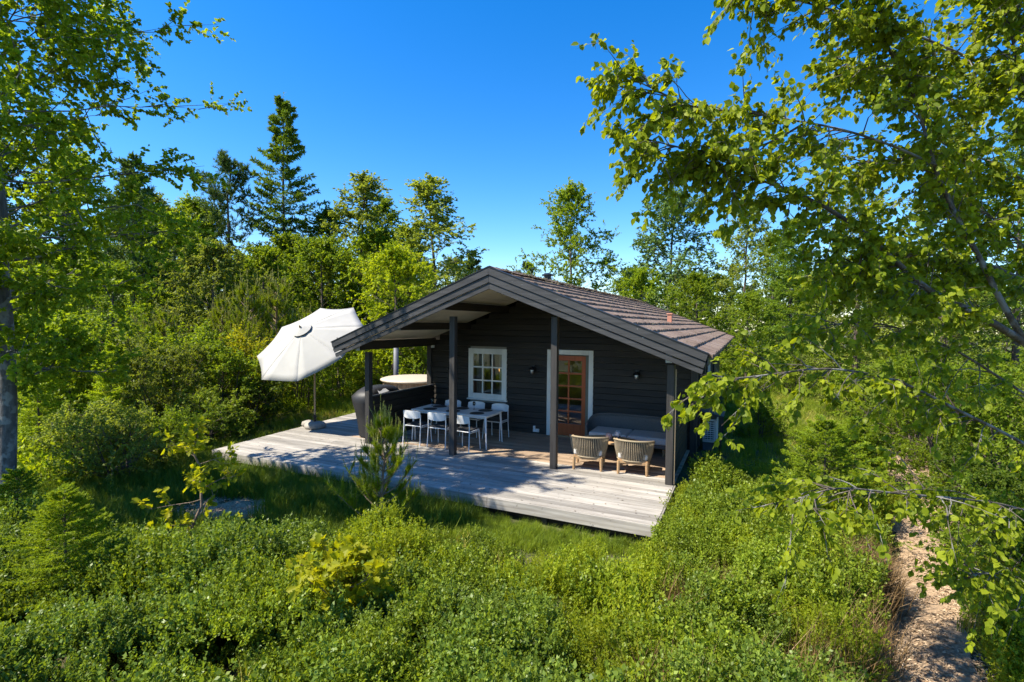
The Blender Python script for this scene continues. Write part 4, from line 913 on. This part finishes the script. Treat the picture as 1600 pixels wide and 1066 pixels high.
# wood beyond: look-alike trees that close the view
rg = np.random.default_rng(77); kinds = ['alder', 'birch_a', 'alder', 'pine_tall', 'spruce_tall', 'birch_b']
KN = {'alder': ('round alder', 8.2), 'birch_a': ('full birch', 11.4), 'pine_tall': ('pine', 12.4), 'spruce_tall': ('spruce', 16.5), 'birch_b': ('thin birch', 11.4)}
for i in range(104):
    row = i // 52; px_ = -330+(i % 52)*45+rg.uniform(-18, 18); D_ = rg.uniform(38, 50) if row == 0 else rg.uniform(55, 78); x, y = site(px_, D_); k = kinds[int(rg.integers(0, 6))]
    cap = 2.3+D_*(.075 if 715 < px_ < 985 else (.13 if px_ > 985 else .17))
    if k == 'spruce_tall' and 700 < px_ < 1000: k = 'alder'
    nm, hgt = KN[k]
    place(k, 'woodland_tree', (x, y), '%s in the wood that closes the view behind the cabin' % nm, 'tree', cap*rg.uniform(.75, 1.0)/hgt, None, ['leaf_mid', 'leaf_dark', 'leaf_birch', 'leaf_grey'][i % 4] if k in ('alder', 'birch_a', 'birch_b') else None, '%s trees of the wood behind the cabin' % nm)

# ------------------------------------------------------------------ near birch whose boughs reach in from the right
LIMBS = {
 'trunk': [(11.26, -2.52, -0.98), (11.12, -2.53, 0.50), (10.91, -2.61, 2.28), (10.79, -2.65, 4.03), (10.67, -2.64, 5.77), (10.51, -2.62, 8.09)],
 'B': [(10.92, -2.61, 2.05), (10.01, -3.28, 2.69), (9.44, -3.70, 2.96), (9.07, -3.98, 3.16), (8.74, -4.28, 3.50), (8.26, -4.60, 3.77), (7.85, -4.89, 3.91), (7.47, -5.12, 3.96)],
 'C': [(10.01, -3.28, 2.69), (9.68, -3.53, 3.24), (9.37, -3.70, 3.76), (9.18, -3.83, 4.23), (8.97, -4.01, 4.76), (8.65, -4.25, 5.26), (8.49, -4.42, 5.59)],
 'D': [(9.23, -3.81, 4.12), (8.73, -4.20, 4.30), (8.20, -4.60, 4.36), (7.71, -4.99, 4.39), (7.34, -5.28, 4.39), (6.99, -5.49, 4.56)],
 'E': [(10.90, -2.70, 1.36), (9.98, -3.44, 1.77), (9.40, -3.92, 2.13), (8.87, -4.37, 2.40), (8.36, -4.77, 2.48), (7.88, -5.16, 2.45), (7.52, -5.44, 2.34)],
 'F': [(11.02, -2.68, 0.67), (9.98, -3.68, 1.31), (9.30, -4.32, 1.53), (8.80, -4.82, 1.63), (8.40, -5.16, 1.74), (8.09, -5.43, 1.62)],
 'G': [(10.79, -2.65, 4.03), (10.17, -3.14, 4.64), (9.52, -3.64, 5.02), (8.84, -4.17, 5.17), (8.23, -4.56, 5.25), (7.74, -4.89, 5.32)],
 'H': [(10.83, -2.66, 3.33), (10.22, -3.24, 4.16), (9.81, -3.63, 4.72), (9.61, -3.81, 5.27), (9.51, -3.83, 5.83)],
 'I': [(10.91, -2.60, 2.52), (10.10, -3.11, 3.20), (9.49, -3.50, 3.44), (8.84, -4.02, 3.38), (8.38, -4.46, 3.22)],
 'J': [(10.93, -2.62, 1.70), (10.07, -3.16, 2.24), (9.35, -3.59, 2.69), (8.70, -4.10, 2.85), (8.20, -4.56, 2.76)],
 'K': [(11.06, -2.68, 0.09), (10.15, -3.52, 0.64), (9.67, -4.06, 0.93), (9.28, -4.46, 0.96)],
 'N': [(8.20, -4.60, 4.36), (7.85, -4.89, 4.08), (7.43, -5.19, 4.04), (7.09, -5.40, 4.14)],
 'T': [(11.21, -1.80, 3.99), (10.39, -2.39, 4.13), (9.77, -2.77, 4.53), (9.04, -3.33, 4.34), (8.49, -3.70, 4.18)],
 'U': [(11.14, -1.76, 5.76), (10.36, -2.36, 5.26), (9.65, -2.81, 4.90), (9.05, -3.19, 5.22), (8.47, -3.67, 5.23)],
 'V': [(11.26, -1.81, 3.01), (10.52, -2.36, 3.38), (10.01, -2.69, 3.85), (9.52, -3.02, 4.07)],
 'S': [(10.77, -2.63, 4.73), (10.10, -3.25, 5.25), (9.70, -3.65, 5.54)],
}

def near_birch():
    sk = Skel(31); rg = sk.rg
    for k, pts in LIMBS.items():
        p = np.array(pts); u0 = np.linspace(0, 1, len(p)); u1 = np.linspace(0, 1, 4*len(p)-3)
        q = np.stack([np.interp(u1, u0, p[:, c]) for c in range(3)], 1); q[1:-1] += rg.normal(0, .03, (len(q)-2, 3))
        for _ in range(5): q[1:-1] = (q[:-2]+2*q[1:-1]+q[2:])/4
        if k == 'trunk': q[0, 2] = th(q[0, 0], q[0, 1])-.1; sk.mb.tube(q, np.linspace(.13, .07, len(q)), 9, cap=False); continue
        r0 = {'B': .036, 'C': .026, 'E': .016, 'I': .016, 'J': .014, 'G': .016, 'F': .011}.get(k, .010)
        sk.mb.tube(q, np.linspace(r0, .004, len(q))**1.0, 6, cap=False)
        Lt = np.linalg.norm(np.diff(p, axis=0), axis=1).sum(); nsub = int(Lt*(9 if k in 'EFJOQKW' else 23))
        main = unit(p[-1]-p[0])
        for j in range(nsub):
            u2 = .22+.78*(j+rg.random())/nsub; b_, d = sk.at(q, min(u2, .999))
            d2 = unit(d*.55+main*.35+rg.normal(0, .55, 3)+np.array([0, 0, -.12])); L2 = rg.uniform(.18, .70)*(1.1-.45*u2)
            p2 = sk.branch(b_, d2, L2, .0055, -.22, 5, .10, 4)
            for t_ in range(6):
                b3, d3 = sk.at(p2, rg.uniform(.25, 1)); d4 = unit(d3+rg.normal(0, .6, 3)+np.array([0, 0, -.25])); l4 = rg.uniform(.07, .2)
                sk.branch(b3, d4, l4, .0022, -.2, 3, .05, 3); sk.tw.append((b3, d4, l4))
    cr = leaves('near_birch_leaves', sk.tw, 8, .054, .044, 'leaf', 'leaf_near', rg, .6, .55, .004, .5, .10, (.15, 1.05), .5)
    base = np.array(LIMBS['trunk'][0]); 
    r = empty('birch_tree', (base[0], base[1], float(th(base[0], base[1])))); tag(r, 'leaning birch beside the path with lichen grey boughs reaching toward the roof', 'tree')
    off = np.array(r.location)
    v = np.vstack(sk.mb.v)-off; me = bpy.data.meshes.new('birch_wood'); me.from_pydata(v.tolist(), [], sk.mb.f); me.materials.append(M['bark_birch']); me.shade_smooth()
    cr.transform(Matrix.Translation(Vector((-off).tolist())))
    for nm, m_ in (('trunk', me), ('crown', cr)):
        o = bpy.data.objects.new(nm, m_); col.objects.link(o); o.parent = r
near_birch()

# ------------------------------------------------------------------ scattered growth that nobody could count
def scatter(name, P, scl, rotz, sources, label, cat, parent=None, tilt=.12, seed=0):
    rg = np.random.default_rng(seed); n = len(P)
    cl = bpy.data.collections.new(name+'_kinds')
    for i, m_ in enumerate(sources):
        o = bpy.data.objects.new('%s_kind_%02d' % (name, i), m_); cl.objects.link(o)
    me = bpy.data.meshes.new(name); me.vertices.add(n); me.vertices.foreach_set('co', np.asarray(P, float).ravel())
    a = me.attributes.new('scl', 'FLOAT', 'POINT'); a.data.foreach_set('value', np.asarray(scl, np.float32))
    a = me.attributes.new('rot', 'FLOAT_VECTOR', 'POINT'); rv = np.stack([rg.normal(0, tilt, n), rg.normal(0, tilt, n), rotz], 1); a.data.foreach_set('vector', rv.astype(np.float32).ravel())
    a = me.attributes.new('kid', 'INT', 'POINT'); a.data.foreach_set('value', rg.integers(0, len(sources), n).astype(np.int32))
    me.materials.append(sources[0].materials[0])
    o = bpy.data.objects.new(name, me); col.objects.link(o); tag(o, label, cat, kind='stuff')
    ng = bpy.data.node_groups.new(name+'_scatter', 'GeometryNodeTree')
    ng.interface.new_socket('Geometry', in_out='INPUT', socket_type='NodeSocketGeometry'); ng.interface.new_socket('Geometry', in_out='OUTPUT', socket_type='NodeSocketGeometry')
    N_ = ng.nodes; l = ng.links; gi = N_.new('NodeGroupInput'); go = N_.new('NodeGroupOutput')
    ci = N_.new('GeometryNodeCollectionInfo'); ci.inputs['Collection'].default_value = cl; ci.inputs['Separate Children'].default_value = True; ci.inputs['Reset Children'].default_value = True
    ip = N_.new('GeometryNodeInstanceOnPoints'); ip.inputs['Pick Instance'].default_value = True
    def na(nm, ty):
        q = N_.new('GeometryNodeInputNamedAttribute'); q.data_type = ty; q.inputs['Name'].default_value = nm; return q.outputs['Attribute']
    l.new(gi.outputs[0], ip.inputs['Points']); l.new(ci.outputs[0], ip.inputs['Instance'])
    l.new(na('kid', 'INT'), ip.inputs['Instance Index']); l.new(na('rot', 'FLOAT_VECTOR'), ip.inputs['Rotation']); l.new(na('scl', 'FLOAT'), ip.inputs['Scale'])
    l.new(ip.outputs[0], go.inputs[0])
    md = o.modifiers.new('scatter', 'NODES'); md.node_group = ng
    return o
def sprig_mesh(key, seed, nst, h, spread, nlf, L, W, mat, shape='diamond', up=.35):
    rg = np.random.default_rng(seed); tw = []
    for i in range(nst):
        a = rg.uniform(0, 6.28); r = spread*math.sqrt(rg.random())*.7; b_ = np.array([r*math.cos(a), r*math.sin(a), 0]); hh = h*rg.uniform(.6, 1.1)*(1-.85*(r/spread)**2)
        d = unit(np.array([math.cos(a)*.35*r/spread, math.sin(a)*.35*r/spread, 1.])+rg.normal(0, .16, 3)); tw.append((b_, d, hh))
    return leaves(key, tw, nlf, L, W, shape, mat, rg, .75, -up, .012, .8, .1, (.22, 1.02), .5)
def tuft_mesh(key, seed, nb, h, spread, wd, mat, lean=.5):
    rg = np.random.default_rng(seed); V = []; F = []; tn = []
    for i in range(nb):
        a = rg.uniform(0, 6.28); r = spread*math.sqrt(rg.random()); b_ = np.array([r*math.cos(a), r*math.sin(a), 0]); hh = h*rg.uniform(.5, 1.1)
        az = rg.uniform(0, 6.28); ln_ = lean*rg.uniform(.1, 1); dv = np.array([math.cos(az), math.sin(az), 0]); sd_ = np.array([-math.sin(az+.6), math.cos(az+.6), 0])*wd/2
        p1 = b_+dv*hh*ln_*.3+np.array([0, 0, hh*.55]); p2 = b_+dv*hh*ln_+np.array([0, 0, hh*(1-.35*ln_)])
        k = len(V); V += [b_-sd_, b_+sd_, p1+sd_*.8, p1-sd_*.8, p2]; F += [(k, k+1, k+2, k+3), (k+3, k+2, k+4)]; q = rg.random(); tn += [q, q]
    me = bpy.data.meshes.new(key); me.from_pydata([tuple(v) for v in V], [], F); me.materials.append(M[mat])
    at = me.attributes.new('tint', 'FLOAT', 'FACE'); at.data.foreach_set('value', np.array(tn, np.float32)); return me
def view(x, y, z):
    d = np.stack([x-CAM[0], y-CAM[1], z-CAM[2]], -1); D = d@_F; Dm = np.maximum(D, .1); return 800+792.7*(d@_R)/Dm, 533-792.7*(d@_U)/Dm, D
def pnoise(x, y, s, k=0):
    return (np.sin(x*s*1.0+k)+np.sin(y*s*1.3+1.7*k)+np.sin((x+y)*s*.7+2.3*k)+np.sin((x-y)*s*1.9+.6*k))/4
def cloud(n, x0, x1, y0, y1, seed):
    rg = np.random.default_rng(seed); x = rg.uniform(x0, x1, n); y = rg.uniform(y0, y1, n); u_, v_, D = view(x, y, th(x, y)); k = (D > 1.8) & (u_ > -450) & (u_ < 2050) & (v_ < 1500)
    return x[k], y[k], D[k], u_[k], rg
def built(x, y, m_=.0):
    xl = DX0-.09*(y-DY0)-m_
    return ((x > xl) & (x < DX1+.05+m_) & (y > DY0-.05-m_) & (y < 6.5+m_) & ((x < 0) | (y < 15.2))) | ((x > -.3-m_) & (x < 7.1+m_) & (y > 0) & (y < 15.3))
def shrub_zone(x, y):
    yl = np.interp(x, [-7, 0, 1, 2.5, 3.5, 4.8, 6.7], [-6.4, -5.9, -5.4, -4.5, -3.8, -3.2, -2.75])+.22*pnoise(x, y, 3.1)
    a = (x < 6.8) & (y < yl)
    b_ = (x >= 6.8) & (x < path_c(y)-.50-.10*pnoise(x, y, 4)) & (y < 1.0+.4*pnoise(x, y, 2))
    c_ = (x > path_c(y)+.52+.15*pnoise(x, y, 3)) & (y < 5)
    return a | b_ | c_
heath = [sprig_mesh('bilberry_%d' % i, 200+i, 42, .52, .34, 26, .045, .029, 'leaf_heath') for i in range(7)]
heath_y = [sprig_mesh('bog_myrtle_%d' % i, 220+i, 40, .58, .30, 27, .043, .022, 'leaf_heath_yellow') for i in range(5)]
heath_b = [sprig_mesh('bilberry_b%d' % i, 230+i, 42, .52, .34, 26, .045, .030, 'leaf_heath_blue') for i in range(5)]
mx_, my_, D, u_, rg = cloud(2600, -8, 15, -9.5, 5, 41)
cen = []                                           # mound centres kept apart
for i in range(len(mx_)):
    if all((mx_[i]-c[0])**2+(my_[i]-c[1])**2 > (.42+.34*c[2])**2 for c in cen): cen.append((mx_[i], my_[i], rg.random()))
cen = np.array(cen); PX = []
for cx_, cy_, q in cen:
    Rm = .34+.34*q; hm = (.14+.42*rg.random())*(.75+.5*q); n = int(27*Rm**2/.2); r = Rm*np.sqrt(rg.random(n)); a_ = rg.uniform(0, 6.28, n)
    dome = np.sqrt(np.clip(1-(r/Rm)**2, 0, 1)); kind = rg.random()
    xx, yy = cx_+r*np.cos(a_)*1.1, cy_+r*np.sin(a_); low = np.where((yy > -4.0) & (xx < 6.9), .40, 1.0)
    PX.append(np.stack([xx, yy, th(xx, yy)-.05+hm*dome*low+rg.normal(0, .035, n), (.40+.30*dome+rg.normal(0, .13, n)).clip(.25, 1.1)*(.5+.5*low), np.full(n, kind)], 1))
PX = np.concatenate(PX); x, y = PX[:, 0], PX[:, 1]
k = shrub_zone(x, y) & ~in_path(x, y) & ~built(x, y, .12); PX = PX[k]; x, y = PX[:, 0], PX[:, 1]
hue = pnoise(x, y, 1.1, 4.0)*.35+PX[:, 4]+np.clip((x-4.5)/9, -.3, .3)+.12*rg.normal(size=len(x))
for nm, k, src, lb in (('bilberry_shrubs', (hue > .36) & (hue <= .90), heath, 'low rounded green bilberry shrubs covering the foreground'), ('crowberry_shrubs', hue <= .36, heath_b, 'low rounded blue green shrubs among the bilberry'), ('bog_myrtle', hue > .90, heath_y, 'yellow green myrtle sprigs growing through the bilberry')):
    scatter(nm, PX[k, :3], PX[k, 3], rg.uniform(0, 6.28, k.sum()), src, lb, 'shrubs', tilt=.22, seed=len(nm))
# undergrowth of the wood floor
under = [sprig_mesh('undergrowth_%d' % i, 240+i, 26, .75, .5, 24, .075, .045, ['leaf_birch', 'leaf_birch', 'leaf_mid', 'leaf_bright', 'leaf_grey'][i % 5]) for i in range(6)]
x, y, D, u_, rg = cloud(9000, -34, 34, -7, 42, 43)
lawn = ((x > 7.2) & (x < 12.5) & (y > 1.2) & (y < 27)) | ((x > -5.4-.3*pnoise(x, y, 2)) & (x < 0) & (y > -2.5) & (y < 13)) | ((x > -3) & (x < 3.4) & (y > -5.4) & (y < -1.9))
k = ~lawn & ~in_path(x, y) & ~built(x, y, .5) & ~shrub_zone(x, y) & (rg.random(len(x)) < np.clip(1.2-D/55, .3, 1)) & ((x < -2.2) | (y > 0) | (x > 10)); x, y = x[k], y[k]
scatter('undergrowth', np.stack([x, y, th(x, y)-.05], 1), rg.uniform(.6, 1.5, len(x)), rg.uniform(0, 6.28, len(x)), under, 'mixed leafy undergrowth covering the floor of the wood', 'undergrowth', seed=3)
# grass
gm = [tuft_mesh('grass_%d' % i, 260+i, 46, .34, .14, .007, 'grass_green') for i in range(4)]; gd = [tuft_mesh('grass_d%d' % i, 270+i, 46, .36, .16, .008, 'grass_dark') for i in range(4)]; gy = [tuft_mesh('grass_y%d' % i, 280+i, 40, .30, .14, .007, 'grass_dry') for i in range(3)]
x, y, D, u_, rg = cloud(15000, -6, 4, -7, -1.6, 51)
k = ~built(x, y, .06) & ~in_path(x, y) & (y > -6) & (pnoise(x, y, 2.4, 2)+rg.normal(0, .3, len(x)) > -.25); x, y = x[k], y[k]; x, y = x[:5200], y[:5200]
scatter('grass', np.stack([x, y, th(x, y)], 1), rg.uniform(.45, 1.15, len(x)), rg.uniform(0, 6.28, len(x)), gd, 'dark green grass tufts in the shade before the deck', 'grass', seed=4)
x, y, D, u_, rg = cloud(9000, 2.6, 7.0, -4.0, -1.9, 57)
k = ~built(x, y, .05) & ~shrub_zone(x, y-.25); x, y = x[k][:1500], y[k][:1500]
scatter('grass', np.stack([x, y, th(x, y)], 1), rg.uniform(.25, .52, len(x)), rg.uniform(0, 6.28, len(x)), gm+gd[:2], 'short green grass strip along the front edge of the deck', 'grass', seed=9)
x, y, D, u_, rg = cloud(26000, -9, 14, -3, 28, 52)
k = ~built(x, y, .04) & ~in_path(x, y) & (((x > 6.9) & (y > .4)) | ((x < -2.6) & (y > -2.6) & (y < 16))) & (rg.random(len(x)) < .75); x, y, D = x[k], y[k], D[k]
scatter('grass', np.stack([x, y, th(x, y)], 1), rg.uniform(.4, .95, len(x))*np.clip(.7+D/40, .7, 1.3), rg.uniform(0, 6.28, len(x)), gm+gy[:1], 'sunny meadow grass beside and behind the cabin', 'grass', seed=5)
x, y, D, u_, rg = cloud(9000, -3, 14, -9, 3, 53)
k = ~built(x, y, .05) & ~in_path(x, y) & (shrub_zone(x, y) | (np.abs(x-path_c(y)) < 1.3)) & (pnoise(x, y, 3.3, 5)+rg.normal(0, .2, len(x)) > .42); x, y = x[k][:700], y[k][:700]
scatter('grass', np.stack([x, y, th(x, y)], 1), rg.uniform(.6, 1.35, len(x)), rg.uniform(0, 6.28, len(x)), gm+gy, 'thin grass blades poking out of the low shrubs', 'grass', seed=6)
# dry heather
hd = [tuft_mesh('heather_%d' % i, 290+i, 90, .42, .16, .004, 'heather_dry', .6) for i in range(3)]
x, y, D, u_, rg = cloud(7000, 7.3, 9.4, -6.0, -2.2, 54)
k = shrub_zone(x, y) & (pnoise(x, y, 2.2, 7.0)+rg.normal(0, .15, len(x)) > .38); x, y = x[k][:300], y[k][:300]
scatter('dry_heather', np.stack([x, y, th(x, y)], 1), rg.uniform(1.2, 1.9, len(x)), rg.uniform(0, 6.28, len(x)), hd, 'brown dry heather stems among the low shrubs', 'heather', seed=7)
# wood chips
def chips_mesh(key, seed):
    rg = np.random.default_rng(seed); n = 64; P = np.stack([rg.uniform(-.13, .13, n), rg.uniform(-.13, .13, n), rg.uniform(.003, .022, n)], 1); a = rg.uniform(0, 6.28, n)
    A = np.stack([np.cos(a), np.sin(a), rg.normal(0, .18, n)], 1); N = np.stack([rg.normal(0, .25, n), rg.normal(0, .25, n), np.ones(n)], 1)
    return leaf_mesh(key, P, A, N, rg.uniform(.014, .055, n), rg.uniform(.006, .018, n), 'leaf', 'chip', rg, .03)
cm = [chips_mesh('chips_%d' % i, 300+i) for i in range(6)]
x, y, D, u_, rg = cloud(9000, -1.2, 13, -7, 9, 55)
k = in_path(x, y) & ~built(x, y, .1); x, y = x[k], y[k]
scatter('wood_chips', np.stack([x, y, th(x, y)+.014], 1), rg.uniform(.8, 1.2, len(x)), rg.uniform(0, 6.28, len(x)), cm, 'loose pale wood chips strewn over path and bare patch', 'wood chips', tilt=.03, seed=8)

rg = np.random.default_rng(91); n = 150
P = np.stack([rg.uniform(-2.4, 6.6, n), rg.uniform(-1.9, .6, n), np.full(n, .006)], 1); a_ = rg.uniform(0, 6.28, n)
me = leaf_mesh('leaf_litter', P-np.array([2, -.6, 0]), np.stack([np.cos(a_), np.sin(a_), rg.normal(.1, .1, n)], 1), np.stack([rg.normal(0, .2, n), rg.normal(0, .2, n), np.ones(n)], 1), rg.uniform(.012, .04, n), rg.uniform(.008, .024, n), 'leaf', 'heather_dry', rg, .1)
o = bpy.data.objects.new('leaf_litter', me); col.objects.link(o); o.location = (2, -.6, 0); tag(o, 'small brown fallen leaves lying on the deck boards', 'leaves', kind='stuff')
